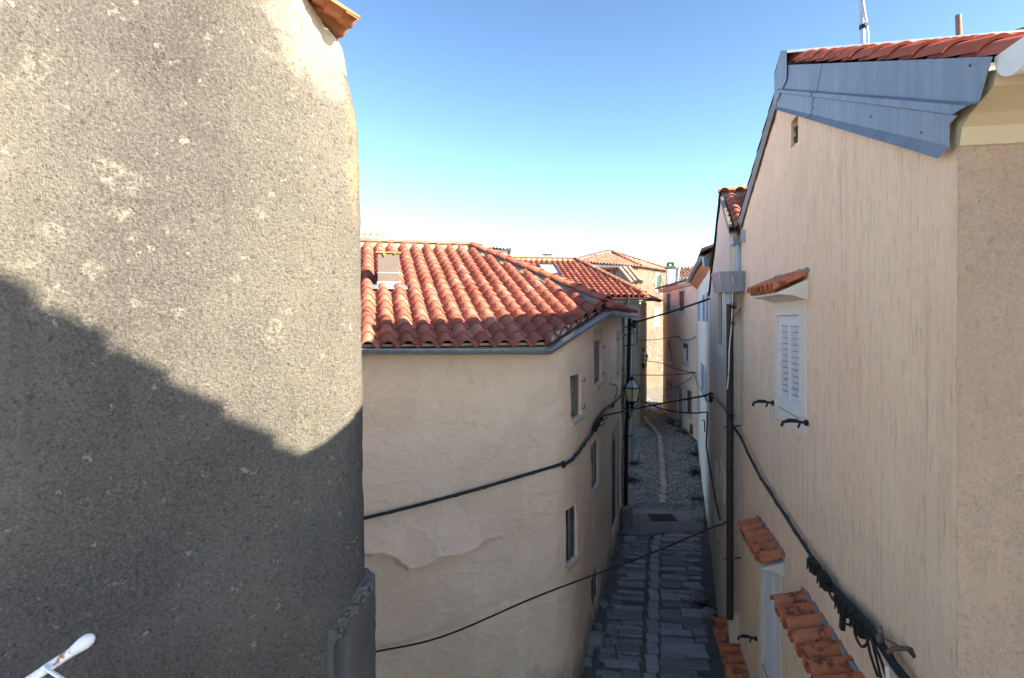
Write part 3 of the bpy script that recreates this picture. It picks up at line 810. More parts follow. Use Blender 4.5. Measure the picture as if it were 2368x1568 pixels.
# roof vent stack: fibre panels, sheet flashing, rusty tray on top
vu, vv = uv_v
def vf(u, w, z): b = P1.P(vu, vv); d = P1.e; return Vector((b.x, b.y, 0))+d*u+P1.h*w+Vector((0, 0, z))
zb = P1.P(vu, vv).z
vst = MB(); vst.box((-.21, .06, zb-.05), (.21, .45, zb+.72), vf); vent = vst.build('roof_vent', M['panel'], cen)
mb = MB(); mb.box((-.215, .052, zb+.32), (.215, .058, zb+.327), vf); mb.build('panel_joint', M['white_plastic'], vent)
mb = MB(); mb.box((-.23, .02, zb-.06), (.23, .05, zb+.15), vf); a = [P1.P(vu-.36, vv-.25, .075), P1.P(vu+.36, vv-.25, .075), P1.P(vu+.36, vv+.06, .06), P1.P(vu-.36, vv+.06, .06)]; mb.prism(a, Vector((0, 0, .006)))
mb.build('flashing', M['zinc_gutter'], vent)
mb = MB(); mb.box((-.245, .03, zb+.72), (.245, .5, zb+.745), vf)
mb.prism([vf(-.12, .035, zb+.72), vf(-.05, .035, zb+.72), vf(-.085, .035, zb+.64)], P1.h*.02); mb.prism([vf(.10, .035, zb+.72), vf(.14, .035, zb+.72), vf(.12, .035, zb+.68)], P1.h*.02)
mb.build('rusty_tray', M['rust'], vent)
# windows of the alley side
def boarded(key, mat, w=-.055, hinges=True):
    h = W[key]; fr = frame_at(cpath, h, -1); hw = (h[1]-h[0])/2
    mb = MB(); mb.box((-hw-.02, w-.04, h[2]-.02), (hw+.02, w, h[3]+.02), fr); o = mb.build('window', mat, cen)
    if hinges:
        m2 = MB()
        for z in (h[2]+.15*(h[3]-h[2]), h[2]+.8*(h[3]-h[2])):
            m2.piece(); m2.tube([fr(hw+.03, .0, z), fr(hw+.03, .06, z), fr(hw+.03, .06, z+.07)], .012, 5); m2.piece(); m2.tube([fr(-hw-.03, .0, z), fr(-hw-.03, .06, z), fr(-hw-.03, .06, z+.07)], .012, 5)
        m2.builds('shutter_hinge', M['rustpipe'], o)
    return o, fr, hw, h
o, fr, hw, h = boarded('w1', M['greywood']); m2 = MB(); m2.box((-.02, -.055, h[2]), (.02, -.042, h[3]), fr); m2.build('cover_strip', M['greywood'], o)
o, fr, hw, h = boarded('w2', M['greywood'])
mb = MB(); mb.box((-hw-.02, -.0, h[3]+.0), (hw+.05, .02, h[3]+.25), fr); mb.build('lintel_patch', M['repair'], cen)
for key in ('w4', 'w5', 'w6'):
    h = W[key]; fr = frame_at(cpath, h, -1); glazed(fr, (h[1]-h[0])/2+.02, h[2]-.02, h[3]+.02, cen, M['greywood'], -.035, key != 'w6')
o, fr, hw, h = boarded('w3', M['repair'], -.02, True)
def sills(key, e=.04):
    h = W[key]; fr = frame_at(cpath, h, -1); hw = (h[1]-h[0])/2
    mb = MB(); mb.prism([fr(-hw-e, 0, h[2]), fr(-hw-e, .06, h[2]-.03), fr(-hw-e, .06, h[2]-.08), fr(-hw-e, -.02, h[2]-.1)], fr(hw+e, 0, 0)-fr(-hw-e, 0, 0)); mb.build('window_sill', M['repair'], cen)
for k in ('w1', 'w2', 'w4', 'w5'): sills(k)
h = W['d1']; fr = frame_at(cpath, h, -1); hw = (h[1]-h[0])/2
mb = MB(); mb.box((-hw-.02, -.13, h[2]-.3), (hw+.02, -.09, h[3]-.45), fr); o = mb.build('door', M['darkwood'], cen)
m2 = MB()
for k in range(5): m2.piece(); m2.box((-hw+k*hw*.4+.02, -.09, h[2]), (-hw+k*hw*.4+hw*.36, -.08, h[3]-.5), fr)
m2.builds('door_panel', M['darkwood'], o)
m2 = MB(); m2.tube([fr(hw*.7, -.08, h[2]+1.3), fr(hw*.7, -.03, h[2]+1.3), fr(hw*.5, -.03, h[2]+1.3)], .015, 6); m2.build('handle', M['steel'], o)
mb = MB(); mb.box((-hw-.02, -.12, h[3]-.45), (hw+.02, -.1, h[3]+.02), fr); mb.build('fanlight', M['glass'], cen)
mb = MB(); mb.box((-hw-.14, -.01, h[2]-.3), (-hw, .03, h[3]), fr); mb.box((hw, -.01, h[2]-.3), (hw+.14, .03, h[3]), fr); mb.box((-hw-.14, -.01, h[3]), (hw+.14, .03, h[3]+.14), fr); mb.build('door_surround', M['repair'], cen)

# ================================================================== gable house on the right
def GF(u, s, z): return Vector((.98058*u+.19612*s, -.19612*u+.98058*s, z))
GU = 1.9*.98058; GC = 3.643
gpath = [tuple(GF(GU, s, 0)[:2]) for s in (10.15, GC)]
fpath = [tuple(GF(u, GC, 0)[:2]) for u in (GU, GU+6.5)]
M['gap_shade'] = sheen('louvre_gap_shade', (.42, .43, .45), .6, 0, .05)  # grey that puts the shade between the louvres into the colour
gab = thing('beige_gable_house', 'beige streaky rendered house with blue-grey sheet metal along its gable, right foreground', 'house', (gpath[1][0], gpath[1][1], -6.7))
PG = Plane(GF(GU, 3.2, -.13+.443*3.2), (.98058, -.19612), (.19612, .98058), .443)
APS, APZ = 7.07, -.13+.443*7.07
PF = Plane(GF(GU, 10.3, APZ-.53*(10.3-APS)), (.98058, -.19612), (-.19612, -.98058), .53)
gh = {}
gh['shutter'] = opening(gpath, 1799, 1850, 727.5, 955)+(.10,)
gh['vent'] = opening(gpath, 1829, 1844, 274, 336)+(.14,)
def gpz(px, py):
    p = hitline(px, py, (1.9, 0), (.2, 1)); return p
def gopen(s0, s1, z0, z1, d=.12): return (10.15-s1, 10.15-s0, z0, z1, d)
def sZ(Z): return (1.9+.2*Z)*.19612+Z*.98058
gh['low_b'] = gopen(sZ(6.95), sZ(7.75), -4.75, -3.02); gh['low_c'] = gopen(sZ(4.65), sZ(5.65), -4.75, -3.12); gh['door'] = gopen(sZ(8.85), sZ(9.75), -6.7, -5.75)
wall('gable_wall', gpath, -6.9, 3.3, -1, M['gable'], gab, list(gh.values()), step=.12, zstep=.12,
     disp=lambda s, z, q: .010*mnoise.noise(Vector((s, z, 8)))+.004*mnoise.noise(Vector((s*5, z*5, 8))), cuts=[(PG.P(0, 0, -.03), PG.n), (PF.P(0, 0, -.03), PF.n)])
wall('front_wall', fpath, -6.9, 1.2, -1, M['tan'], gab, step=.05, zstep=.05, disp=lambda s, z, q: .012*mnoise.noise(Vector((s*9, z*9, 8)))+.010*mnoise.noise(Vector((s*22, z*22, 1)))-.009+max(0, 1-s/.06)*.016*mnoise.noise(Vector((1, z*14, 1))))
mb = MB(); a, b, c, d = GF(GU+6.5, GC, 0), GF(GU+6.5, 10.15, 0), GF(GU, 10.15, 0), None
for p, q in ((a, b), (b, c)): mb.quad(p+Vector((0, 0, -6.9)), q+Vector((0, 0, -6.9)), q+Vector((0, 0, 1.2)), p+Vector((0, 0, 1.2)))
mb.build('back_wall', M['gable'], gab)
h = gh['vent']; fr = frame_at(gpath, h, -1); mb = MB(); hw = (h[1]-h[0])/2
mb.box((-hw-.03, -.2, h[2]-.05), (hw+.03, -.13, h[3]+.05), fr)
rr = random.Random(3)
for i in range(26):
    sx = rr.choice((-1, 1)); q = rr.uniform(.02, .045); mb.blob(fr(sx*hw*rr.uniform(.75, 1.05), -.05-rr.random()*.06, rr.uniform(h[2], h[3])), (q, q, q*1.3), i, .4, 1)
for i in range(6): q = .03; mb.blob(fr(rr.uniform(-hw, hw), -.08, rr.choice((h[2], h[3]))), (q, q, q), i+40, .4, 1)
mb.build('wall_hole', M['grit'], gab)
tiles('roof', PG, .005, 6.4, -.06, (APS-3.2)*1.094-.02, M['tile_dark'], gab, w=.3, l=.38, ht=.08, tilt=.035)
mb = MB()
mb.quad(PG.P(.01, 0, -.02), PG.P(6.5, 0, -.02), PG.P(6.5, 4.23, -.02), PG.P(.01, 4.23, -.02)); mb.build('roof_deck', M['darkwood'], gab)
tiles('rear_roof', PF, -.05, 6.4, 0, 3.1, M['tile_old'], gab, w=.24, l=.36, ht=.07, roll=.6, tilt=.04)
mb = MB(); n_ = 40      # ragged mortar along the rear verge
vs = []
for i in range(n_+1):
    v = 3.55*i/n_; j = .012*mnoise.noise(Vector((v*6, 3, 1)))
    vs += [PF.P(-.03+j, v, -.16+j*3), PF.P(-.05+j, v, -.03), PF.P(.05, v, .02)]
mb.add(vs, [(i*3+k, i*3+k+1, i*3+k+4, i*3+k+3) for i in range(n_) for k in range(2)]); mb.build('rear_verge_mortar', M['concrete'], gab)
# sheet-metal barge flashing: three folded strips, two lengths with a lapped seam
def gsz(px, py):
    p = hitline(px, py, (1.9, 0), (.2, 1)); return p.x*.19612+p.y*.98058, p.z
rows = [((1821, 150), (2316.5, 129), .045), ((1814, 203), (2286, 236), .050), ((1813.5, 206), (2277, 242), .085), ((1813, 211), (2242, 262), .085), ((1812.5, 213.5), (2236, 266), .050),
        ((1808, 243), (2216, 288), .048), ((1807, 246), (2215, 337), .050), ((1806, 250), (2207, 365), .085)]
rows[5] = ((1807.5, 243.5), (2214.7, 343), .048); 
rows.insert(5, ((1811, 222), (2216, 288), .049))
def flash_strip(t0, t1, name, lift=0):
    mb = MB(); vs = []; nst = 12
    for i in range(nst+1):
        t = t0+(t1-t0)*i/nst
        for a, b, w in rows:
            s0, z0 = gsz(*a); s1, z1 = gsz(*b); vs.append(GF(GU-w-lift+.004*mnoise.noise(Vector((t*5, z0*2, 1))), s0+(s1-s0)*t, z0+(z1-z0)*t))
    m = len(rows)
    mb.add(vs, [(i*m+k, i*m+k+1, (i+1)*m+k+1, (i+1)*m+k) for i in range(nst) for k in range(m-1)])
    V2 = [v+GF(.006, 0, 0) for v in vs]; mb.add(V2, [(i*m+k, (i+1)*m+k, (i+1)*m+k+1, i*m+k+1) for i in range(nst) for k in range(m-1)])
    rim = lambda idx: mb.add([vs[j] for j in idx]+[V2[j] for j in idx], [(k, k+1, len(idx)+k+1, len(idx)+k) for k in range(len(idx)-1)])
    rim([i*m for i in range(nst+1)]); rim([i*m+m-1 for i in range(nst+1)]); rim(list(range(m))); rim([nst*m+k for k in range(m)])
    return mb.build(name, M['flash'], gab)
flash_strip(0, .345, 'barge_flashing', .006); flash_strip(.335, 1, 'barge_flashing')
mb = MB()
for px, py in ((2036, 268), (2157, 305), (2275, 149), (1898, 250)):
    p = hitline(px, py, (1.9, 0), (.2, 1)); c = p+GF(-.062, 0, 0); mb.piece(); mb.tube([c, c+GF(-.006, 0, 0)], .007, 6)
mb.builds('flashing_rivet', M['brownmetal'], gab)
# zinc ridge capping
mb = MB(); m_ = []
for u in (GU-.07, GU+6.4):
    m_.append([GF(u, APS-.26, APZ-.105+.10), GF(u, APS-.25, APZ-.10+.13), GF(u, APS, APZ+.14), GF(u, APS+.28, APZ+.0), GF(u, APS+.29, APZ-.05)])
vs = m_[0]+m_[1]; mb.add(vs, [(k, k+1, k+6, k+5) for k in range(4)]); mb.quad(GF(GU-.07, APS+.29, APZ-.05), GF(GU-.07, APS, APZ+.14), GF(GU-.07, APS-.25, APZ+.03), GF(GU-.07, APS-.25, APZ-.30), GF(GU-.07, APS+.29, APZ-.4))
mb.build('ridge_capping', M['flash'], gab)
# soffit moulding and white gutter with closed end
mb = MB(); prof = [(3.70, .97), (3.628, .985), (3.60, 1.08), (3.52, 1.13), (3.33, 1.20), (3.30, 1.275), (3.70, 1.40)]
mb.prism([GF(GU+.002, s, z) for s, z in prof], GF(6.4, 0, 0)); mb.build('eave_soffit', M['soffit'], gab)
mb = MB(); od = Vector((-.19612, -.98058, 0)); gc = [GF(GU+.01, 3.14, 1.33), GF(GU+6.4, 3.14, 1.31)]
mb.trough(gc, [od, od], .135, .005, 14, 0, 180, False); g_ = mb.build('gutter', M['white_plastic'], gab)
mb = MB(); mb.trough([gc[0]-GF(.03, 0, 0), gc[0]+GF(.012, 0, 0)], [od, od], .145, .14, 14, 0, 180, True); mb.build('gutter_end_cap', M['white_plastic'], g_)
mb = MB(); mb.trough([gc[0]+GF(.12, 0, 0), gc[0]+GF(.17, 0, 0)], [od, od], .142, .007, 14, 0, 180, True); mb.build('gutter_joint', M['white_plastic'], g_)
# shuttered window
h = gh['shutter']; fr = frame_at(gpath, h, -1); hw = (h[1]-h[0])/2; z0, z1 = h[2], h[3]
mb = MB(); b = .10
band(mb, fr, -hw, hw, z0, z1, .13, .22, .13, .24, .012)
win = mb.build('window', M['white_pl'], gab)
mb = MB(); st = .065
def leafbox(*a): mb.box(a[0], a[1], fr)
leafbox((-hw+.005, -.05, z0+.01), (-hw+.005+st, -.008, z1-.01)); leafbox((-.035, -.05, z0+.01), (.035, -.008, z1-.01)); leafbox((hw-.005-st, -.05, z0+.01), (hw-.005, -.008, z1-.01))
for (a, c) in ((-hw+.005+st, -.035), (.035, hw-.005-st)):
    mb.box((a, -.048, z0+.01), (c, -.008, z0+.16), fr); mb.box((a, -.048, z1-.13), (c, -.008, z1-.01), fr)
    n = 12; zz = z0+.16; pz = (z1-.13-zz)/n
    for k in range(n):
        mb.hexa([fr(a, -.036, zz+k*pz), fr(c, -.036, zz+k*pz), fr(c, -.044, zz+k*pz), fr(a, -.044, zz+k*pz),
                 fr(a, -.010, zz+k*pz+pz*.82), fr(c, -.010, zz+k*pz+pz*.82), fr(c, -.018, zz+k*pz+pz*.9), fr(a, -.018, zz+k*pz+pz*.9)])
mb.build('shutter', M['white_paint'], win)
mb = MB()
mb.box((-hw, -.09, z0), (hw, -.055, z1), fr); mb.build('backing', M['gap_shade'], win)  # sheet behind the slats, coloured as the shade in their gaps
mb = MB(); mb.box((-hw-.01, .012, z1-.005), (hw+.03, .035, z1+.018), fr); mb.build('drip_bar', M['white_paint'], win)
mb = MB()
for z in (z0+.24, z1-.22): mb.piece(); mb.tube([fr(hw+.012, .004, z-.05), fr(hw+.012, .004, z+.05)], .014, 6); mb.piece(); mb.tube([fr(-hw-.012, .004, z-.04), fr(-hw-.012, .004, z+.04)], .012, 6)
mb.builds('hinge', M['white_paint'], win)
# wrought shutter holdbacks
def holdback(px, py, name='shutter_holdback', L=.24):
    p = hitline(px, py, (1.9, 0), (.2, 1)); f = lambda w, s, z: p+GF(-w, s, z)
    mb = MB(); mb.tube([f(0, 0, 0), f(.03, 0, 0)], .032, 8); mb.tube([f(.03, 0, 0), f(.10, 0, .012), f(L*.75, 0, .015), f(L, .0, -.0), f(L+.015, 0, -.045)], [.014, .017, .020, .017, .016], 6)
    mb.tube([f(.07, 0, .01), f(.10, -.02, -.05)], .012, 5); mb.box((0, -.01, -.018), (.02, .01, .018), lambda a, b_, c: f(.10+a*5, b_, c+.02)); mb.build(name, M['black'], gab)
holdback(1790, 932); holdback(1868, 978); holdback(1750, 1477)
# tiled window canopies
def canopy(sa, sb, zw, e, drop, mat, nroll, cheek=.16, slab_=True):
    mb = MB(); wr = (sb-sa)/nroll; rr = random.Random(int(sa*100))
    for k in range(nroll):
        c = sa+(k+.5)*wr; r0 = wr*.46; ts = []
        jx = rr.uniform(-.008, .008); jz = rr.uniform(-.004, .004)
        for (w, r, dz) in ((-.02, r0*.86, 0), (e*.5, r0*.95, 0), (e+jx, r0*1.06, 0)):
            z = zw-drop*w/e+jz; row = []
            for i in range(9):
                a = math.pi*i/8; row.append(GF(GU-w, c+math.cos(a)*r*1.05, z+math.sin(a)*r*.85))
            ts.append((row, [GF(GU-w, c+math.cos(math.pi*i/8)*(r-.014)*1.05, z+math.sin(math.pi*i/8)*(r-.014)*.85) for i in range(9)]))
        V = [p for t in ts for p in t[0]]+[p for t in ts for p in t[1]]
        mb.add(V, [(q*9+i, q*9+i+1, (q+1)*9+i+1, (q+1)*9+i) for q in range(2) for i in range(8)]+[(27+q*9+i, 27+(q+1)*9+i, 27+(q+1)*9+i+1, 27+q*9+i+1) for q in range(2) for i in range(8)], True)
        mb.add(V, [(18+i, 18+i+1, 45+i+1, 45+i) for i in range(8)]+[(0, 27, 36, 9), (9, 36, 45, 18), (8, 17, 44, 35), (17, 26, 53, 44)])
        if k < nroll-1:   # channel tile between two rolls
            c2 = c+wr/2; V = []
            for w in (-.02, e-.015):
                z = zw-drop*w/e-.004
                V += [GF(GU-w, c2+math.cos(math.pi*(1+i/6))*wr*.42, z+.01+math.sin(math.pi*(1+i/6))*wr*.26) for i in range(7)]
            mb.add(V, [(i, i+1, 7+i+1, 7+i) for i in range(6)], True)
    o = mb.build('window_canopy', mat, gab)
    mb = MB(); pts_ = [GF(GU-.012+.008*math.sin(i*2.2), sa-.02+(sb-sa+.04)*i/26, zw+wr*.16+.012*math.sin(i*1.7)) for i in range(27)]; mb.tube(pts_, [.026+.010*math.sin(i*3.1) for i in range(27)], 7); mb.build('canopy_mortar', M['concrete'], o)
    if slab_:
        mb = MB(); pr = [(-.01, zw-.01-wr*.2), (e-.05, zw-drop*.9-.012-wr*.2), (e-.05, zw-drop-.06), (e*.45, zw-drop-.07), (-.01, zw-cheek-drop*.5)]
        mb.prism([GF(GU-w, sa+.01, z) for w, z in pr], GF(0, sb-sa-.02, 0)-GF(0, 0, 0)); mb.build('canopy_slab', M['white_pl'], o)
    return o
canopy(sZ(5.80), sZ(7.12), .47, .33, .15, M['tile_orange'], 7, .20)
canopy(sZ(6.66), sZ(7.95), -2.83, .30, .10, M['tile_orange'], 6, .20)
canopy(sZ(4.35), sZ(5.95), -2.90, .34, .10, M['tile_orange'], 7, .20)
canopy(sZ(8.55), sZ(10.2), -5.45, .33, .05, M['tile_orange'], 6, .18)
for key in ('low_b', 'low_c'):
    h = gh[key]; fr = frame_at(gpath, h, -1); hw = (h[1]-h[0])/2; mb = MB(); b = .14
    band(mb, fr, -hw, hw, h[2], h[3], b, b, b, .14, .014)
    w_ = mb.build('window', M['white_pl'], gab)
    mb = MB(); z0, z1 = h[2], h[3]
    for a, c in ((-hw+.01, -.008), (.008, hw-.01)):
        mb.piece(); mb.box((a, -.05, z0), (a+.06, -.01, z1), fr); mb.box((c-.06, -.05, z0), (c, -.01, z1), fr); mb.box((a+.06, -.05, z1-.08), (c-.06, -.01, z1), fr); mb.box((a+.06, -.05, z0), (c-.06, -.01, z0+.1), fr)
        louvres(mb, fr, a+.06, c-.06, z0+.1, z1-.08, -.022, .075, .01, .022)
    mb.builds('shutter', M['white_paint'], w_)
    mb = MB(); mb.box((-hw, -.09, z0), (hw, -.055, z1), fr); mb.build('backing', M['gap_shade'], w_)  # same gap shade as a coloured sheet behind the lower shutters
h = gh['door']; fr = frame_at(gpath, h, -1); hw = (h[1]-h[0])/2; mb = MB(); mb.box((-hw-.02, -.12, h[2]-.2), (hw+.02, -.08, h[3]+.02), fr); mb.build('door', M['darkwood'], gab)
# ================================================================== second house on the right (behind the gable house)
def NF(u, s, z): return Vector((.9559*u+.2935*s, -.2935*u+.9559*s, z))
NU = .745*.9559
npath = [tuple(NF(NU, s, 0)[:2]) for s in (17.75, 10.0)]
nrm = tuple(NF(NU+1.6, 10.0, 0)[:2])
nei = thing('narrow_gable_house', 'narrow greyish plaster house with small tiled roof and zinc hopper, behind the beige gable house', 'house', (npath[1][0], npath[1][1], -6.6))
NA, NAZ = 12.2, 2.50
PN = Plane(NF(NU, 9.78, 1.47), (.9559, -.2935), (.2935, .9559), (NAZ-1.47)/(NA-9.78))
PB = Plane(NF(NU, 17.9, .62), (.9559, -.2935), (-.2935, -.9559), (NAZ-.62)/(17.9-NA))
nh = [opening(npath, 1661, 1671.5, 675, 797)+(.16,), opening(npath, 1668.5, 1676, 1086, 1140)+(.14,), opening(npath, 1655, 1661, 1085, 1215)+(.15,)]
wall('wall', npath+[nrm], -6.9, 2.9, -1, M['neigh'], nei, nh, step=.2, zstep=.2, disp=lambda s, z, q: .012*mnoise.noise(Vector((s, z, 18))), cuts=[(PN.P(0, 0, -.02), PN.n), (PB.P(0, 0, -.02), PB.n)])
tiles('roof', PN, .06, 3.4, -.02, 2.62, M['tile'], nei, w=.29, l=.385, ht=.075)
mb = MB(); mb.quad(PN.P(0, -.1, -.03), PN.P(4, -.1, -.03), PN.P(4, 2.63, -.03), PN.P(0, 2.63, -.03)); mb.build('roof_deck', M['darkwood'], nei)
tiles('rear_roof', PB, -.05, 3.4, 0, 6.0, M['tile_old'], nei, w=.29, l=.385)
caps('ridge_tiles', NF(NU+3.4, NA, NAZ+.09), NF(NU-.02, NA, NAZ+.09), M['tile_bare'], nei, r=.10, l=.5)
strip('ridge_mortar', NF(NU, NA, NAZ+.04), NF(NU+3.4, NA, NAZ+.04), M['mortar'], nei, NF(0, -.16, -.05), NF(0, .16, 0), .08)
mb = MB()      # rough verge coping
vs = []
for i in range(25):
    v = 2.62*i/24; j = .015*mnoise.noise(Vector((v*5, 1, 4))); vs += [PN.P(-.01, v, -.12), PN.P(-.02+j*.5, v, .02), PN.P(.03+j*.5, v, .03), PN.P(.06, v, -.02)]
mb.add(vs, [(i*4+k, i*4+k+1, i*4+k+5, i*4+k+4) for i in range(24) for k in range(3)]); mb.build('verge_coping', M['mortar'], nei)
# unseen taller wing with roof, added to keep the sun off the alley
wg = [NF(NU+3.5, 10.6, 0), NF(NU+9, 10.6, 0), NF(NU+9, 22, 0), NF(NU+3.5, 22, 0)]
mb = MB()
for a_, b_ in zip(wg, wg[1:]+wg[:1]): mb.quad(a_+Vector((0, 0, -6.9)), b_+Vector((0, 0, -6.9)), b_+Vector((0, 0, BLOCK_TOP)), a_+Vector((0, 0, BLOCK_TOP)))
mb.build('sun_block_wing', M['neigh'], nei)
PW = Plane(NF(NU+3.4, 10.5, BLOCK_TOP), (.2935, .9559), (.9559, -.2935), .3)
tiles('sun_block_roof', PW, -.1, 11.6, 0, 5.8, M['tile_old'], nei, w=.3, l=.4)
# zinc: box gutter, hopper, short pipe, big hopper box, brown downpipe
mb = MB(); g0 = NF(NU+.16, 9.62, 1.34); g1 = NF(NU+2, 9.62, 1.36); od = NF(0, -1, 0)
mb.trough([g0, g1], [od, od], .095, .005, 8); mb.box((NU+.16, 9.72, 1.30), (NU+2, 9.735, 1.47), NF); mb.box((NU+.13, 9.50, 1.20), (NU+.6, 9.515, 1.40), NF); gut = mb.build('gutter', M['zinc'], nei)
hx = at(1709, 560, 9.28)
def hbox(mb, x0, x1, y0, y1, z0, z1): mb.box((x0, y0, z0), (x1, y1, z1))
mb = MB(); c = at(1708, 559, 9.25)
mb.hexa([c+Vector(q) for q in ((-.12, -.10, -.055), (.12, -.12, -.055), (.12, .08, -.055), (-.12, .08, -.055), (-.135, -.11, .055), (.135, -.13, .055), (.135, .08, .055), (-.135, .08, .055))])
mb.box(c+Vector((-.142, -.125, .045)), c+Vector((.142, .085, .06))); mb.build('upper_hopper', M['zinc'], nei)
mb = MB(); mb.tube([c+Vector((.0, -.02, -.05)), Vector((c.x+.01, c.y-.02, .72))], .062, 12); mb.build('zinc_pipe', M['zinc'], nei)
c = at(1683, 653, 9.1)
mb = MB(); lo = [(-.17, -.2, -.17), (.20, -.22, -.15), (.20, .12, -.15), (-.17, .14, -.17)]; hi = [(-.215, -.24, .155), (.21, -.25, .165), (.21, .14, .165), (-.215, .16, .155)]
V = [c+Vector(q) for q in lo+hi]; I = [c+Vector((q[0]*.93, q[1]*.93, q[2]+.02)) for q in lo]+[c+Vector((q[0]*.93, q[1]*.93, q[2]+.003)) for q in hi]
mb.add(V+I, [(0, 3, 2, 1)]+[(k, (k+1) % 4, 4+(k+1) % 4, 4+k) for k in range(4)]+[(8, 9, 10, 11)]+[(8+k, 12+k, 12+(k+1) % 4, 8+(k+1) % 4) for k in range(4)]+[(4+k, 4+(k+1) % 4, 12+(k+1) % 4, 12+k) for k in range(4)])
mb.build('hopper_box', M['zinc'], nei)
px_ = 1688; P0 = at(px_, 690, 9.12)
mb = MB(); mb.tube([Vector((P0.x+.0, P0.y, c.z-.16)), Vector((P0.x, P0.y, .24))], .075, 12); mb.build('zinc_pipe', M['zinc'], nei)
mb = MB(); mb.tube([Vector((P0.x, P0.y, .26)), Vector((P0.x, P0.y, -4.86))], .056, 12); dp = mb.build('downpipe', M['brownmetal'], nei)
mb = MB()
for z in (-1.75, -3.9): mb.piece(); mb.tube([Vector((P0.x-.10, P0.y-.0, z)), Vector((P0.x+.22, P0.y+.05, z+.01))], .012, 6)
mb.builds('pipe_clip', M['rustpipe'], dp)
# stuccoed stub behind the hopper
mb = MB(); q = at(1703, 690, 9.2); mb.prism([q+Vector((-.07, .0, -.32)), q+Vector((.09, .0, -.12)), q+Vector((.09, .0, .45)), q+Vector((-.07, .0, .45))], (0, .25, 0)); mb.build('wall_stub', M['neigh'], nei)
h = nh[0]; fr = frame_at(npath, h, -1); hw = (h[1]-h[0])/2
mb = MB(); band(mb, fr, -hw, hw, h[2], h[3], .1, .1, .22, 0, .015); win = mb.build('window', M['white_pl'], nei)
mb = MB(); mb.box((-hw, -.10, h[2]), (-hw+.05, -.06, h[3]), fr); mb.box((hw-.05, -.10, h[2]), (hw, -.06, h[3]), fr); louvres(mb, fr, -hw+.05, hw-.05, h[2], h[3], -.07, .07, .012, .03); mb.build('shutter', M['brownwood'], win)
for h in nh[1:]:
    fr = frame_at(npath, h, -1); hw = (h[1]-h[0])/2; mb = MB(); band(mb, fr, -hw, hw, h[2], h[3], .08, .08, .08, .08, .015)
    w_ = mb.build('window', M['white_pl'], nei); m2 = MB(); m2.box((-hw, -.12, h[2]), (hw, -.09, h[3]), fr); m2.build('pane', M['glass'], w_)

# ================================================================== whitewashed house with orange soffit
bpath = [(8.56, 26), (5.88, 16.7)]
blu = thing('whitewashed_house', 'whitewashed house with orange eave soffit and pale blue shutters beside the pink house', 'house', (6.5, 19, -6.5))
bh = [opening(bpath, 1617, 1622, 700, 743)+(.12,), opening(bpath, 1628, 1634, 680, 743)+(.12,), opening(bpath, 1613.5, 1618.5, 908, 952)+(.15,), opening(bpath, 1625, 1631, 845, 912)+(.12,)]
wall('wall', bpath, -6.9, 1.95, -1, M['paleblue'], blu, bh, step=.4, zstep=.4, disp=lambda s, z, q: .02*mnoise.noise(Vector((s*.8, z*.8, 18))))
for i, h in enumerate(bh):
    fr = frame_at(bpath, h, -1); hw = (h[1]-h[0])/2
    if i == 2:
        mb = MB(); mb.box((-hw, -.14, h[2]), (hw, -.1, h[3]), fr); mb.build('door', M['darkwood'], blu); continue
    mb = MB(); band(mb, fr, -hw+.06, hw-.06, h[2]+.06, h[3]-.06, .06, .06, .06, .06, -.07, -.11); w_ = mb.build('window', M['white_paint'], blu)
    m2 = MB(); m2.box((-hw, -.105, h[2]), (hw, -.095, h[3]), fr); m2.build('pane', M['glass'], w_)
    m3 = MB()
    for sgn in (-1, 1):
        a, c = sorted((sgn*hw, sgn*(hw*2-.0))); m3.piece(); m3.box((a, .01, h[2]), (c, .045, h[3]), fr)
        for k in range(6): m3.box((a+.05, .045, h[2]+.08+k*(h[3]-h[2]-.12)/6), (c-.05, .055, h[2]+.05+(k+.8)*(h[3]-h[2]-.1)/6), fr)
    m3.builds('shutter', M['bluewood'], w_)
def BF(t, e, z):      # t metres along from the near end, e outward
    d = Vector((.2769, .9609, 0)); n = Vector((-.9609, .2769, 0)); return Vector((5.88, 16.7, 0))+d*t+n*e+Vector((0, 0, z))
mb = MB(); N = 10; vs = []
ev = lambda t: (.10+.24*(t/10)+.03*math.sin(t*.5), 1.86-.10*(max(0,t)/10)**1.5)
for i in range(N+1):
    t = -.1+10*i/N; e, z = ev(t); vs += [BF(t, 0, z-.40), BF(t, e-.02, z-.10), BF(t, e, z-.02), BF(t, e, z+.08), BF(t, -.3, z+.2)]
mb.add(vs, [(i*5+k, i*5+k+1, i*5+k+6, i*5+k+5) for i in range(N) for k in range(4)]); mb.quad(*vs[:5]); mb.quad(*vs[-5:]); mb.build('eave_soffit', M['orangewood'], blu)
mb = MB(); pts, outs = [], []
for i in range(N+1):
    t = -.1+10*i/N; e, z = ev(t); pts.append(BF(t, e+.09, z+.02)); outs.append(Vector((-.9609, .2769, 0)))
mb.trough(pts, outs, .085, .006, 8); mb.build('gutter', M['zinc'], blu)
mb = MB(); q = BF(-.15, .12, 1.68); mb.hexa([q+Vector(t_) for t_ in ((-.06, -.06, -.14), (.06, -.06, -.14), (.06, .06, -.14), (-.06, .06, -.14), (-.1, -.1, .14), (.1, -.1, .14), (.1, .1, .14), (-.1, .1, .14))]); mb.build('gutter_hopper', M['zinc'], blu)
PBL = Plane(BF(-.3, .22, 1.98), (.2769, .9609), (.9609, -.2769), .42)
tiles('roof', PBL, 0, 10.2, 0, 4.5, M['tile_old'], blu, w=.26, l=.38, jit=.012)
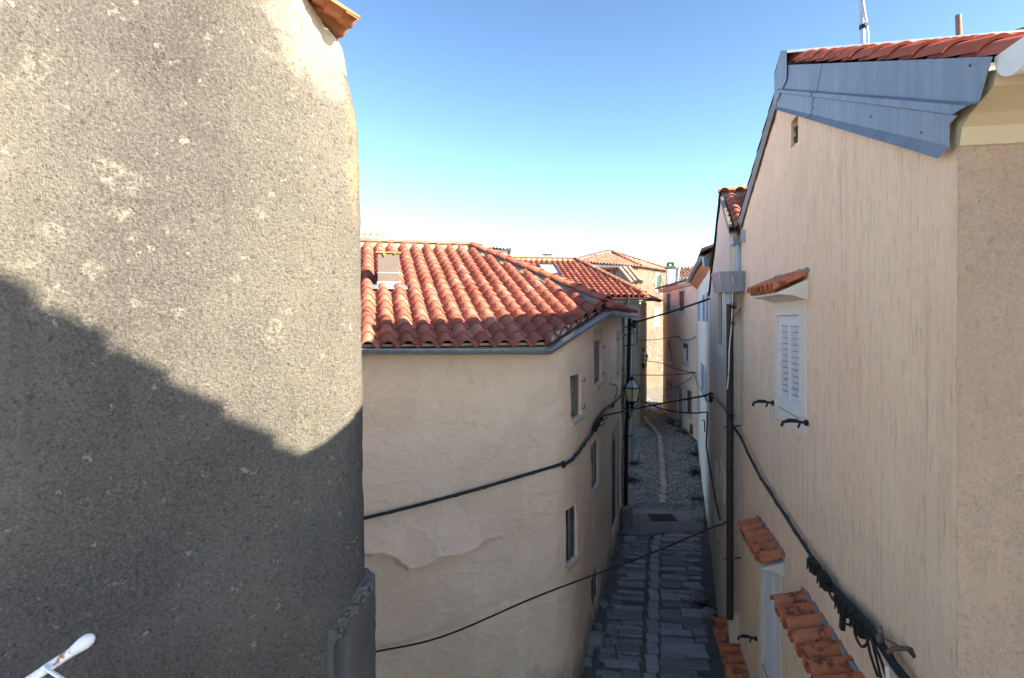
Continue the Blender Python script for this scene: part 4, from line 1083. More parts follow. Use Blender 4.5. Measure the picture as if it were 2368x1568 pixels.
mb = MB(); mb.quad(PBL.P(-.2, -.1, -.02), PBL.P(10.6, -.1, -.02), PBL.P(10.6, 4.5, -.02), PBL.P(-.2, 4.5, -.02)); mb.quad(BF(-.2, -.02, 1.5), BF(10.2, -.02, 1.5), BF(10.2, -.02, 2.2), BF(-.2, -.02, 2.2)); mb.build('roof_deck', M['darkwood'], blu)

# ================================================================== pink house
ppath = [(9.9, 34.2), (9.35, 34.0), (9.05, 33.7), (8.97, 33.2), (8.56, 26.03)]
pink = thing('salmon_pink_house', 'salmon pink three storey house with brown shutters at the far bend of the alley', 'house', (8.8, 30, -5.6))
ph = {}
for key, v in dict(up1=(1542.6, 1550, 680, 720), up2=(1571.3, 1583, 673.5, 719), lo1=(1543.7, 1552.3, 787, 827), lo2=(1581, 1592, 794, 838.6), g1=(1542, 1547.6, 882, 915), door1=(1549, 1555, 886, 948), door2=(1566, 1578, 902, 980), g2=(1585, 1599.8, 902, 958), hatch=(1594, 1602, 980, 1004)).items():
    ph[key] = opening(ppath, *v)+(.16,)
wall('wall', ppath, -6.6, 1.72, -1, M['pink'], pink, list(ph.values()), step=.4, zstep=.4, disp=lambda s, z, q: .02*mnoise.noise(Vector((s*.8, z*.8, 28)))+.25*max(0, (-z-4)/2.0)**2*max(0, 1-s/1.6))
for key, h in ph.items():
    fr = frame_at(ppath, h, -1); hw = (h[1]-h[0])/2
    if key == 'hatch':
        mb = MB(); mb.box((-hw, -.06, h[2]), (hw, -.02, h[3]), fr); mb.build('cellar_hatch', M['reddoor'], pink); continue
    mb = MB(); surround(mb, fr, hw, h[2], h[3], .16, .025, True); sr = mb.build('window_surround' if 'door' not in key else 'door_surround', M['farwhite'], pink)
    if key[:2] == 'up':
        mb = MB(); t = .06
        for a, c in ((-hw, -.01), (.01, hw)):
            mb.piece(); mb.box((a, -.06, h[2]), (a+t, -.02, h[3]), fr); mb.box((c-t, -.06, h[2]), (c, -.02, h[3]), fr)
            louvres(mb, fr, a+t, c-t, h[2]+.02, h[3], -.03, .085, .015, .03)
        mb.builds('shutter', M['brownwood'], pink)
    elif key == 'lo1':
        glazed(fr, hw, h[2], h[3], pink, M['white_paint'], -.1); mb = MB(); mb.box((-hw, -.08, h[2]+(h[3]-h[2])*.58), (hw, -.05, h[3]), fr); mb.build('roller_blind', M['orangewood'], pink)
    elif 'door' in key:
        mb = MB(); mb.box((-hw, -.14, h[2]-.05), (hw*.25, -.09, h[3]), fr); mb.build('door', M['farwhite'], pink); mb = MB(); mb.box((hw*.3, -.13, h[2]-.05), (hw, -.08, h[3]), fr); mb.build('door_leaf', M['reddoor'], pink)
    else: glazed(fr, hw, h[2], h[3], pink, M['brownwood'] if key == 'g2' else M['white_paint'], -.1)
# eave cornice and low grey roof
pd = Vector((-.0571, -.9984, 0)); pn = Vector((-.9984, .0571, 0))
def PFm(t, e, z): return Vector((8.97, 33.2, 0))+pd*t+pn*e+Vector((0, 0, z))
mb = MB(); mb.prism([PFm(-1.0, -.02, 1.60), PFm(-1.0, .10, 1.62), PFm(-1.0, .22, 1.78), PFm(-1.0, -.02, 1.78)], pd*8.2); mb.build('eave_cornice', M['farwhite'], pink)
PP = Plane(PFm(-1.2, .28, 1.80), (pd.x, pd.y), (-pn.x, -pn.y), .30)
tiles('roof', PP, 0, 8.4, 0, 5, sheen('grey_lichen_tile', (.26, .22, .19), .85, 0, .4, 3), pink, w=.26, l=.38, jit=.012)
mb = MB(); bx = [PFm(-1.1, -.6, 0), PFm(-1.1, -5, 0), PFm(7.1, -5, 0), PFm(7.1, -.6, 0)]
for a_, b_ in zip(bx, bx[1:]+bx[:1]): mb.quad(a_+Vector((0, 0, -6.6)), b_+Vector((0, 0, -6.6)), b_+Vector((0, 0, 1.75)), a_+Vector((0, 0, 1.75)))
mb.quad(*[q_+Vector((0, 0, 1.74)) for q_ in bx]); mb.quad(PP.P(0, 0, -.02), PP.P(8.4, 0, -.02), PP.P(8.4, 5, -.02), PP.P(0, 5, -.02)); mb.build('back_wall', M['farcream'], pink)
mb = MB(); bx = [BF(0, -.5, 0), BF(0, -4.5, 0), BF(9.6, -4.5, 0), BF(9.6, -.5, 0)]
for a_, b_ in zip(bx, bx[1:]+bx[:1]): mb.quad(a_+Vector((0, 0, -6.6)), b_+Vector((0, 0, -6.6)), b_+Vector((0, 0, 1.9)), a_+Vector((0, 0, 1.9)))
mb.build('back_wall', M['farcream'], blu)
mb = MB(); c = at(1550.5, 640, 33.0); mb.box((c.x-.22, c.y-.22, 1.8), (c.x+.22, c.y+.22, 2.95)); ch = mb.build('chimney', M['farwhite'], pink)
mb = MB(); mb.box((c.x-.27, c.y-.27, 2.95), (c.x+.27, c.y+.27, 3.02)); mb.box((c.x-.22, c.y-.22, 3.02), (c.x+.22, c.y+.22, 3.10))
for sx in (-1, 1):
    for sy in (-1, 1): mb.box((c.x+sx*.14-.04, c.y+sy*.14-.04, 3.10), (c.x+sx*.14+.04, c.y+sy*.14+.04, 3.25))
mb.box((c.x-.2, c.y-.2, 3.25), (c.x+.2, c.y+.2, 3.29)); mb.prism([(c.x-.16, c.y-.16, 3.29), (c.x+.16, c.y-.16, 3.29), (c.x+.13, c.y-.13, 3.36), (c.x-.13, c.y-.13, 3.36)], (0, .3, 0)); mb.build('chimney_cap', M['greenwood'], ch)
mb = MB(); c = at(1567, 640, 31.5); mb.tube([(c.x-.12, c.y, 1.8), (c.x-.02, c.y, 2.2), (c.x+.02, c.y, 2.75)], .10, 8); mb.tube([(c.x+.02, c.y, 2.75), (c.x+.02, c.y, 2.86)], .14, 8); mb.build('flue_pipe', M['zinc_gutter'], pink)

bgh = thing('background_house', 'red tiled house roof showing between the pink house chimney and the orange soffit', 'house', (12, 41, -5.2))
q0, q1 = at(1553, 640, 48), at(1690, 640, 48)
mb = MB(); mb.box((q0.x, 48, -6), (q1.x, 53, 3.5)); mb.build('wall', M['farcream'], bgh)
PH = Plane((q0.x-.3, 47.8, 3.45), (1, .05), (-.05, 1), .40)
tiles('roof', PH, 0, q1.x-q0.x+.6, 0, 3.2, M['tile_old'], bgh, w=.3, l=.4, jit=.012)
caps('ridge_tiles', PH.P(q1.x-q0.x+.6, 3.2, .1), PH.P(0, 3.2, .1), M['tile_old'], bgh, r=.12, l=.45)
# ================================================================== second house on the left, with skylight
spath = [(-3.5, 26.1), (6.22, 27.5), (8.2, 34.2)]
sec = thing('skylight_roof_house', 'cream house with clean red roof holding a skylight, behind the round corner house', 'house', (5, 28, -5.7))
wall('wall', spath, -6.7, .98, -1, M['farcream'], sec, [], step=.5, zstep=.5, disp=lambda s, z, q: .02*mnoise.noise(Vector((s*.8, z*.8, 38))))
P3 = Plane((6.45, 27.25, 1.12), (1, .137), (-.137, 1), .42)
rp = P3.hit(1330, 603); cor = P3.P(0, 0); ur, vr = P3.uv(rp)
ck = vcut((cor.x, cor.y), (rp.x, rp.y), (0, 30))
tiles('roof', P3, -10.5, .3, -.15, vr, M['tile'], sec, w=.3, l=.385, ht=.10, tilt=.055, cuts=[ck])
mb = MB(); mb.quad(P3.P(-10.5, -.1, -.03), P3.P(.0, -.1, -.03), rp-P3.n*.03, P3.P(-10.5, vr, -.03))
bk = Vector((9.4, 34.5, 1.1)); mb.quad(cor+Vector((0, 0, -.02)), bk, rp+Vector((0, 0, -.05))); mb.quad(bk, Vector((-4, 33, 1)), P3.P(-10.5, vr, -.03), rp+Vector((0, 0, -.05))); mb.build('roof_deck', M['tile_dark'], sec)
strip('hip_mortar', cor+Vector((-.1, .1, .04)), rp+Vector((0, 0, .05)), M['mortar'], sec, (-.28, -.14, -.03), (.2, .1, 0), .10, amp=.03)
caps('hip_tiles', cor+Vector((0, 0, .13)), rp+Vector((0, 0, .15)), M['tile'], sec, r=.14, l=.42)
le = rp-P3.e*7
strip('ridge_mortar', le+Vector((0, 0, .04)), rp+Vector((0, 0, .05)), M['mortar'], sec, (.03, -.3, -.08), (0, .2, 0), .12, amp=.03)
caps('ridge_tiles', rp+Vector((0, 0, .14)), le+Vector((0, 0, .14)), M['tile_bare'], sec, r=.12, l=.7, th=.03)
mb = MB(); e1 = P3.P(-9, -.12); e2 = P3.P(.12, -.12); od = Vector((.136, -.99, 0))
mb.trough([e1+Vector((0, 0, -.05)), e2+Vector((0, 0, -.05)), e2+Vector((.15, .2, -.05)), e2+Vector((1.6, 4, -.05))], [od, (od+Vector((.9, -.3, 0))).normalized(), Vector((.93, -.36, 0)), Vector((.93, -.36, 0))], .10, .006, 8); mb.build('gutter', M['brownmetal'], sec)
mb = MB(); mb.prism([P3.P(-9, .02, -.34), P3.P(-9, .02, -.20), P3.P(-9, .35, -.34)], P3.e*9.1); mb.build('eave_cornice', M['farwhite'], sec)
mb = MB(); c = at(1447, 695, 27.0); mb.tube([c+Vector((.12, -.05, .25)), c+Vector((.08, 0, -.05)), c+Vector((-.10, .22, -.35)), c+Vector((-.12, .25, -6.2))], .075, 8); mb.build('downpipe', M['brownmetal'], sec)
sk = [P3.hit(*q) for q in ((1241, 615), (1283.5, 617), (1295.4, 640.7), (1252, 637))]
sku = [P3.uv(p) for p in sk]; u0 = sku[0][0]; u1 = sku[1][0]; v1 = (sku[0][1]+sku[1][1])/2; v0 = (sku[2][1]+sku[3][1])/2
def SK(u, v, h): return P3.P(u, v, h)
mb = MB(); t = .11
for a, b in (((u0, v0, .02), (u0+t, v1, .17)), ((u1-t, v0, .02), (u1, v1, .17)), ((u0+t, v0, .02), (u1-t, v0+t, .17)), ((u0+t, v1-t, .02), (u1-t, v1, .17))): mb.box(a, b, SK)
sky = mb.build('skylight', M['darkblue'], sec)
mb = MB(); mb.box((u0+t, v0+t, .12), (u1-t, v1-t, .135), SK); mb.build('pane', M['skyglass'], sky)
mb = MB(); mb.box((u0-.12, v0-.22, .06), (u1+.12, v0, .10), SK); mb.build('skylight_flashing', M['darkblue'], sky)
c = at(1266, 596, 33.5); mb = MB(); mb.box((c.x-.26, c.y-.26, c.z-1), (c.x+.26, c.y+.26, c.z+.18)); chs = mb.build('chimney', M['rubble'], sec)
mb = MB(); mb.box((c.x-.3, c.y-.3, c.z+.18), (c.x+.3, c.y+.3, c.z+.23)); mb.build('chimney_cap', M['concrete'], chs)
def yagi(name, base, h, label, arms, az=.4):
    t_ = thing(name, label, 'antenna', base); b = Vector(base); mb = MB(); mb.tube([b, b+Vector((0, 0, h))], .018, 6); mb.build('mast', M['steel'], t_)
    for z, L0, L1, k in arms:
        mb = MB(); d = Vector((math.cos(az), math.sin(az), 0)); sd = Vector((-d.y, d.x, 0)); p = b+Vector((0, 0, z)); mb.tube([p+d*L0, p+d*L1], .012, 5)
        for i in range(k): q = p+d*(L0+(L1-L0)*(i+.5)/k); mb.tube([q-sd*.25, q+sd*.25], .008, 4)
        mb.build('antenna_boom', M['steel'], t_)
yagi('tv_antenna', (c.x+.05, c.y-.0, c.z+.23), .85, 'thin aerial with two booms on the short brick chimney of the skylight house', [(.70, -.1, .75, 6), (.48, -.4, .8, 7)])

# ================================================================== far stone house
EL, EM, ER, AP = Vector((4.29, 36.9, 3.8)), Vector((9.25, 40.5, 3.75)), Vector((12.9, 45.0, 3.8)), Vector((7.7, 43.9, 5.2))
fpath2 = [(4.5, 37.3), (9.25, 40.75), (12.8, 45.1)]
far = thing('patchy_stone_house', 'tall house of patchy stone and plaster under a weathered hipped roof at the alley end', 'house', (9.2, 41, -5.3))
fh = [opening(fpath2, 1516.7, 1528, 636.4, 669.6)+(.2,), opening(fpath2, 1514, 1527, 716, 753)+(.06,)]
wall('wall', fpath2, -6, 3.75, -1, M['stone_wall'], far, fh, step=.5, zstep=.5, disp=lambda s, z, q: .05*mnoise.noise(Vector((s*.8, z*.8, 48))))
for a, b, nm in ((EL, EM, 'roof'), (EM, ER, 'roof')):
    d = (b-a).xy.normalized(); up = Vector((-d.y, d.x)); pl = Plane((a.x, a.y, 3.8), d, up, (AP.z-3.8)/((AP-a).xy.dot(up)))
    L = (b-a).xy.length
    tiles(nm, pl, -.2, L+.2, -.15, ((AP-a).xy.dot(up))*1.1, M['tile_old'], far, w=.3, l=.4, jit=.012, cuts=[vcut(a.xy, AP.xy, (a+b).xy/2), vcut(b.xy, AP.xy, (a+b).xy/2)])
for a in (EL, EM, ER): caps('hip_tiles', a+Vector((0, 0, .12)), AP+Vector((0, 0, .14)), M['tile_old'], far, r=.16, l=.4, th=.04)
mb = MB(); b2 = Vector((6, 50, 3.8)); mb.quad(EL, AP, b2); mb.quad(ER, AP, b2); mb.quad(EL, EM, ER, b2); mb.build('roof_deck', M['tile_old'], far)
h = fh[0]; fr = frame_at(fpath2, h, -1); hw = (h[1]-h[0])/2; mb = MB(); surround(mb, fr, hw, h[2], h[3], .14, .03); mb.build('window_surround', M['farwhite'], far)
mb = MB()
for a, c_ in ((-hw, -.01), (.01, hw)):
    mb.piece(); mb.box((a, -.03, h[2]), (a+.07, .02, h[3]), fr); mb.box((c_-.07, -.03, h[2]), (c_, .02, h[3]), fr); louvres(mb, fr, a+.07, c_-.07, h[2], h[3], .0, .09, .015, .03)
mb.builds('shutter', M['greenwood'], far)
h = fh[1]; fr = frame_at(fpath2, h, -1); hw = (h[1]-h[0])/2; mb = MB(); surround(mb, fr, hw, h[2], h[3], .10, .03); mb.box((-hw-.02, -.09, h[2]), (hw+.02, -.05, h[3]), fr); mb.build('blocked_window', M['farcream'], far)
c = at(1484, 606, 42.3); yagi('tv_antenna', (c.x, c.y, 3.9), .95, 'small fork shaped aerial on the right slope of the hipped weathered roof', [(.45, -.4, .4, 2)], .1)
mb = MB(); c = at(1484, 606, 42.3)
def bird(px, py, y, label):
    c = at(px, py, y); mb = MB(); mb.blob((c.x, c.y, c.z+.06), (.13, .06, .065), 1, .1); mb.blob((c.x+.12, c.y, c.z+.14), (.04, .035, .04), 2, .05, 1); mb.prism([(c.x-.1, c.y-.02, c.z+.06), (c.x-.1, c.y+.02, c.z+.06), (c.x-.24, c.y+.02, c.z+.03), (c.x-.24, c.y-.02, c.z+.03)], (0, 0, .02))
    mb.tube([(c.x+.15, c.y, c.z+.14), (c.x+.19, c.y, c.z+.135)], [.012, .003], 5); mb.tube([(c.x, c.y-.02, c.z-.06), (c.x, c.y-.02, c.z+.02)], .008, 4); mb.tube([(c.x, c.y+.02, c.z-.06), (c.x, c.y+.02, c.z+.02)], .008, 4)
    tag(mb.build('bird', M['concrete'], None), label, 'bird', 'birds on the far hipped roof')
bird(1402, 582.5, 43.6, 'small grey bird perched beside the peak of the far hipped roof'); bird(1376, 591, 40.9, 'small grey bird perched lower on the pale hip of the far roof')

# attic annex with corrugated sheet roof and a slope of old barrel tiles
ann = thing('attic_annex', 'white attic annex with corrugated roof and slope of grey barrel tiles behind skylight roof', 'building', (6, 34.5, 0))
a0 = at(1372, 648, 35.0); a1 = at(1441, 650, 35.0)
pa = [(a0.x, 35.3), (a1.x, 35.0), (a1.x+.9, 36.6)]
ah = [opening(pa, 1399, 1413, 624, 640)+(.2,), opening(pa, 1416, 1425, 626, 646)+(.2,)]
wall('wall', pa, -.5, 3.18, -1, M['farwhite'], ann, ah, step=.5, zstep=.5)
for h in ah: fr = frame_at(pa, h, -1); mb = MB(); mb.box((-(h[1]-h[0])/2, -.2, h[2]), ((h[1]-h[0])/2, -.16, h[3]), fr); mb.build('window', M['glass'], ann)
mb = MB(); fr = frame_at(pa, ah[0], -1); h = ah[0]; mb.box((-.45, 0, h[2]-.14), (.55, .14, h[2]-.04), fr); mb.build('window_sill', M['farcream'], ann)
mb = MB(); b0 = at(1347, 613, 34.7); b1 = at(1455, 617, 34.5); vs = []; n = 60
for i in range(n+1):
    p = b0.lerp(b1, i/n); w = .045*math.sin(i*1.6); vs += [p+Vector((0, 0, w)), p+Vector((.1, 2.2, .25+w)), p+Vector((0, .0, w-.03))]
mb.add(vs, [(i*3, i*3+3, i*3+4, i*3+1) for i in range(n)]+[(i*3+2, i*3+5, i*3+3, i*3) for i in range(n)]); mb.build('corrugated_roof', M['zinc'], ann)
mb = MB(); mb.box((b0.x+.8, 34.85, 3.05), (b1.x-.2, 34.95, 3.20)); mb.build('eave_beam', M['orangewood'], ann)
mb = MB()
s0 = at(1443, 619, 34.6); s1 = at(1472, 654, 34.0); dv = s1-s0; side = Vector((.36, .0, .02))
for k in range(3):
    for j in range(5):
        p = s0+dv*(j/5)+side*(k-1)*.8; q = s0+dv*((j+1.15)/5)+side*(k-1)*.8
        mb.tube([p, q], [.12, .145], 8)
mb.build('barrel_tile_slope', sheen('mossy_grey_tile', (.28, .22, .18), .85, 0, .4, 6), ann)
mb = MB(); mb.prism([s0+Vector((-.3, .1, -.1)), s1+Vector((-.3, .1, -.15)), Vector((s1.x, s1.y+.1, .4)), Vector((s0.x-.2, s0.y+.1, .4))], (0, .6, 0)); mb.build('side_wall', M['farcream'], ann)
# corrugated hut and terrace parapet beyond the big roof
hut = thing('roof_hut', 'small white hut with wavy roof edge peeping over the big red roof hip', 'hut', (0, 30, -5))
q0 = at(1100, 600, 30); q1 = at(1176, 602, 30)
mb = MB(); mb.box((q0.x, 30, -.5), (q1.x-.05, 33, 3.72)); mb.build('wall', M['farwhite'], hut)
mb = MB(); n = 48; vs = []
for i in range(n+1):
    x = q0.x+(q1.x+.12-q0.x)*i/n; w = .04*math.sin(i*1.35); z = 3.92-.004*i; vs += [(x, 29.75, z+w), (x, 33, z+.1+w), (x, 29.75, z+w-.035)]
mb.add(vs, [(i*3, i*3+3, i*3+4, i*3+1) for i in range(n)]+[(i*3+2, i*3+5, i*3+3, i*3) for i in range(n)]); mb.build('corrugated_roof', M['concrete'], hut)
mb = MB(); mb.prism([(q1.x-.05, 30, 3.78), (q1.x+.16, 29.8, 3.80), (q1.x+.12, 29.9, 3.6), (q1.x-.05, 30, 2.9)], (0, .1, 0)); mb.tube([(q1.x-.25, 29.95, 3.5), (q1.x-.2, 29.9, 3.3), (q1.x-.1, 29.95, 3.0)], .015, 5); mb.build('verge_board', M['greywood'], hut)
ter = thing('terrace_parapet', 'pale concrete terrace parapet with square openings beyond the big red roof', 'parapet', (-8, 31, -5))
mb = MB(); t0 = at(816, 556, 31); t1 = at(890, 556, 31); zt = (HY-536)/F*31
mb.box((t0.x, 31, zt-.12), (t1.x, 31.25, zt)); mb.box((t0.x, 31, -5), (t1.x, 31.25, zt-.36))
for px in (838, 851.5, 865, 880, 887): x = at(px, 540, 31).x; mb.box((x-.09, 31.01, zt-.36), (x+.09 if px != 887 else t1.x, 31.24, zt-.12))
mb.prism([(t1.x, 31.0, zt), (t1.x, 31.25, zt), (t1.x+.3, 31.7, zt-.5), (t1.x+.3, 31.5, zt-.5)], (0, 0, -.4)); mb.build('parapet_wall', M['farcream'], ter)
c = at(881, 541, 31.1); yagi('tv_antenna', (c.x, 31.12, zt), .30, 'fine wire aerial leaning over the concrete terrace parapet', [(.2, -.2, .75, 7)], .1)

# ================================================================== things fixed to the houses
def lantern(c, s, name_label, arm):
    t = thing('wall_lantern', name_label, 'street lamp', tuple(c)); c = Vector(c); mb = MB()
    def ring(r, z, n=6, a0=.35): return [c+Vector((math.cos(a0+6.283*i/n)*r, math.sin(a0+6.283*i/n)*r, z)) for i in range(n)]
    A, B, T = ring(.155*s, -.26*s), ring(.235*s, .12*s), ring(.07*s, .33*s)
    gl = MB()
    gl.add(A+B, [(i, (i+1) % 6, 6+(i+1) % 6, 6+i) for i in range(6)]); gl.build('glass', M['lampglass'], t)
    g2 = MB(); g2.add(B+T, [(i, (i+1) % 6, 6+(i+1) % 6, 6+i) for i in range(6)]); g2.build('top_glass', M['lampgrey'], t)
    for i in range(6):
        mb.tube([A[i], B[i], T[i]], .014*s, 5); mb.tube([A[i], A[(i+1) % 6]], .016*s, 5); mb.tube([B[i], B[(i+1) % 6]], .018*s, 5)
    mb.add(ring(.08*s, .33*s)+ring(.05*s, .39*s), [(i, (i+1) % 6, 6+(i+1) % 6, 6+i) for i in range(6)]+[tuple(range(6, 12))]); mb.tube([c+Vector((0, 0, .38*s)), c+Vector((0, 0, .48*s))], [.03*s, .01*s], 6)
    mb.add(ring(.155*s, -.26*s), [tuple(range(6))]); mb.tube([c+Vector((0, 0, -.26*s)), c+Vector((0, 0, -.36*s)), c+Vector((0, 0, -.46*s))], [.10*s, .06*s, .03*s], 6); mb.build('frame', M['black'], t)
    a = Vector(arm); mb = MB()
    mb.tube([c+Vector((0, 0, -.44*s)), c+Vector((0, 0, -.52*s)), c.lerp(a, .5)+Vector((0, 0, -.60*s)), Vector((a.x, a.y, c.z-.55*s))], .018*s, 6); mb.tube([Vector((a.x, a.y, c.z-.55*s)), Vector((a.x, a.y, c.z-.2*s)), c.lerp(a, .6)+Vector((0, 0, -.45*s))], .014*s, 6); mb.tube([c+Vector((-.15*s, 0, -.24*s)), c+Vector((-.17*s, 0, -.38*s)), c+Vector((0, 0, -.46*s))], .012*s, 5); mb.tube([c+Vector((.15*s, 0, -.24*s)), c+Vector((.17*s, 0, -.38*s)), c+Vector((0, 0, -.46*s))], .012*s, 5)
    mb.build('bracket', M['black'], t)
# conduit pipe on the quoin carrying the near lantern
cp = thing('conduit_post', 'tall black conduit pipe on the rubble quoin of the round corner house', 'pipe', (at(1448, 1150, 19.0).x, 19.0, -6.5))
mb = MB(); p0 = at(1447, 1172, 18.95); p1 = at(1456, 736, 19.1)
mb.tube([p0, at(1449, 1000, 19.0), at(1453, 860, 19.05), p1], .066, 10); pp = mb.build('pipe', M['black'], cp)
mb = MB(); mb.tube([at(1461, 1060, 19.2), at(1464, 800, 19.2), at(1466, 740, 19.2)], .035, 8); mb.build('grey_side_pipe', M['zinc'], cp)
mb = MB()
for py in (757, 775, 800, 945, 1010):
    a = at(1442, py, 19.0); mb.piece(); mb.tube([a, at(1465, py-3, 19.0)], .018, 5)
b = at(1459, 752, 18.9); mb.piece(); mb.tube([at(1452, 756, 18.95), at(1466, 748, 18.9), at(1473, 744, 18.9)], .055, 8); mb.box(b+Vector((.05, -.05, -.1)), b+Vector((.16, .05, .18))); mb.tube([at(1460, 760, 18.9), at(1468, 772, 18.9), at(1474, 765, 18.9), at(1473, 752, 18.9)], .016, 6)
mb.tube([at(1474, 745, 18.9), at(1473.5, 790, 18.9), at(1473, 797, 18.9)], .018, 5); mb.builds('clamp', M['cable'], cp)
lc1 = at(1461.5, 906, 18.75); lantern(lc1, 1.2, 'hexagonal black framed lantern with yellowed glass on the conduit pipe of the round corner house', at(1451, 930, 19.0))
lc2 = at(1487.5, 828, 30); lantern(lc2, 1.15, 'distant hexagonal lantern before the patchy stone wall beyond the skylight house', (6.85, 30.3, lc2.z))

def sag(a, b, k, n=14):
    a, b = Vector(a), Vector(b); return [a.lerp(b, i/n)-Vector((0, 0, k*4*(i/n)*(1-i/n))) for i in range(n+1)]
def smooth(pts, n=6):
    P = [Vector(p) for p in pts]; P = [P[0]*2-P[1]]+P+[P[-1]*2-P[-2]]; out = []
    for i in range(1, len(P)-2):
        for k in range(n):
            t = k/n; a, b, c, d = P[i-1:i+3]
            out.append(.5*((2*b)+(c-a)*t+(2*a-5*b+4*c-d)*t*t+(3*b-a-3*c+d)*t**3))
    return out+[P[-2]]
def onc(px, py, off=.07):     # point on the round house wall
    s, y = path_hit(cpath, px); p, d = path_at(cpath, s); q = at(px, py, y); n = Vector((d.y, -d.x, 0)); return q+n*off
def ong(px, py, off=.06): p = hitline(px, py, (1.9, 0), (.2, 1)); return p+GF(-off, 0, 0)
def onn(px, py, off=.05): p = hitline(px, py, (.745, 0), (.307, 1)); return p+NF(-off, 0, 0)
def cable(label, pts, r, mat='cable', name='overhead_cable', group='cables strung between the houses'):
    mb = MB(); mb.tube(pts, r, 6); return tag(mb.build(name, M[mat], None), label, 'cable', group)
# thick lashed cable along the front of the round house
t = thing('lashed_cable', 'thick twisted cable running across the cream front and up the alley side to the lantern', 'cable', tuple(onc(1300, 1068)), 'cables strung between the houses')
pts = smooth([onc(600, 1250, .1), onc(836, 1195, .1), onc(960, 1166, .08), onc(1100, 1129, .07), onc(1200, 1100, .06), onc(1292, 1072, .06)])
mb = MB(); mb.tube(pts, .026, 7)
for i in range(0, len(pts)-1):
    for q in range(4):
        pass
tw = []
for i, p in enumerate(pts): tw.append(p+Vector((0, -.02*math.cos(i*1.9), .02*math.sin(i*1.9))))
mb.tube(tw, .014, 5); mb.build('front_run', M['cable'], t)
pts = smooth([onc(1292, 1072, .06), onc(1310, 1066, .06), onc(1330, 1045, .06), onc(1348, 1020, .06), onc(1362, 1002, .06), onc(1367, 985, .06), onc(1372, 970, .08), onc(1380, 962, .06), onc(1394, 945, .06), onc(1410, 935, .06), onc(1425, 920, .07), onc(1437, 908, .08), at(1446, 905, 18.9)])
mb = MB(); mb.tube(pts, .029, 7); tw = [p+Vector((.02*math.cos(i*1.5), 0, .03*math.sin(i*1.5))) for i, p in enumerate(pts)]; mb.tube(tw, .018, 5); mb.build('alley_run', M['bluecable'], t)
mb = MB()
mb.piece()
for px, py in ((1366, 992), (1372, 985), (1376, 978), (1383, 968), (1410, 937), (1296, 1072)): c = onc(px, py, .07); mb.piece(); mb.blob(c, (.055, .055, .07), px, .3, 1)
for px, py, qx, qy in ((1366, 995, 1363, 975), (1378, 975, 1388, 966), (1374, 986, 1383, 978)): mb.piece(); mb.tube([onc(px, py, .1), onc(qx, qy, .15), onc(qx+4, qy-2, .12)], .014, 5)
mb.piece(); mb.tube([onc(1368, 996, .1), onc(1366, 975, .12), onc(1375, 963, .12), onc(1385, 961, .12)], .02, 6); mb.builds('splice_clamp', M['cable'], t)
# lower span across the alley
a = onc(850, 1501, .12); cable('thin black cable crossing low over the alley from the cream front to the brown downpipe', smooth([onc(600, 1560, .12), a, onc(1020, 1452, .25), at(1250, 1376, 8.9), at(1480, 1290, 9.0), at(1640, 1223, 9.05), at(1672, 1212, 9.08), at(1679, 1207, 9.1)]), .014)
# spans further up
cable('black cable from lashed splice across alley past lantern to grey plaster wall', smooth([onc(1384, 960, .12), at(1420, 956, 15), at(1462, 947, 18.2), at(1540, 931, 16.2), at(1620, 917, 14), onn(1652, 911, .1)]), .026)
cable('black cable from the top of the conduit pipe up to the grey plaster wall', smooth([at(1470, 745, 18.9), at(1555, 720, 17.7), at(1644, 690, 16.4)]), .032)
cable('thin wire from beyond the conduit pipe level across to the pink house corner', smooth([at(1462, 867, 27.3), at(1530, 867.5, 27), at(1575, 865, 26.5), at(1608, 862, 25.8)]), .022)
cable('thin wire sagging from the skylight house gutter to the junction on the pink house', smooth([at(1474, 788, 27.2), at(1520, 785, 27.5), at(1566, 778, 28.5), at(1570, 782, 28.4)]), .018)
cable('thin wire sagging between junction and right corner of the pink house front', smooth([at(1570, 782, 28.2), at(1582, 786, 27.5), at(1596, 785, 26.6), at(1609, 778, 25.7)]), .018)
cable('wire drooping from the distant lantern down to the pink house corner', smooth([at(1473, 820, 27.4), at(1490, 833, 29.5), at(1530, 840, 28), at(1560, 852, 27), at(1590, 860, 26), at(1606, 861, 25.6)]), .02)
cable('wire dropping from the pink house corner to the window row below', smooth([at(1536, 902, 31), at(1565, 893, 29), at(1590, 880, 27), at(1605, 865, 25.7)]), .018)
# cable that crosses and then runs down the grey plaster wall
cable('black cable crossing under lantern then dropping down grey plaster wall', smooth([at(1474, 921, 19.2), at(1500, 934, 18.6), at(1545, 949, 17.8), at(1600, 955, 17), onn(1639, 953, .05)])+smooth([onn(1640, 955, .05), onn(1638, 1010, .05), onn(1637, 1030, .05), onn(1640, 1045, .06), onn(1650, 1105, .05), onn(1662, 1165, .05), onn(1671, 1200, .05)]), .022)
cable('thin wire looping from the pink house corner down the whitewashed wall', smooth([at(1606, 864, 25.6), at(1612, 885, 23), at(1622, 905, 20), at(1632, 922, 17.5), at(1640, 931, 16)]), .016)
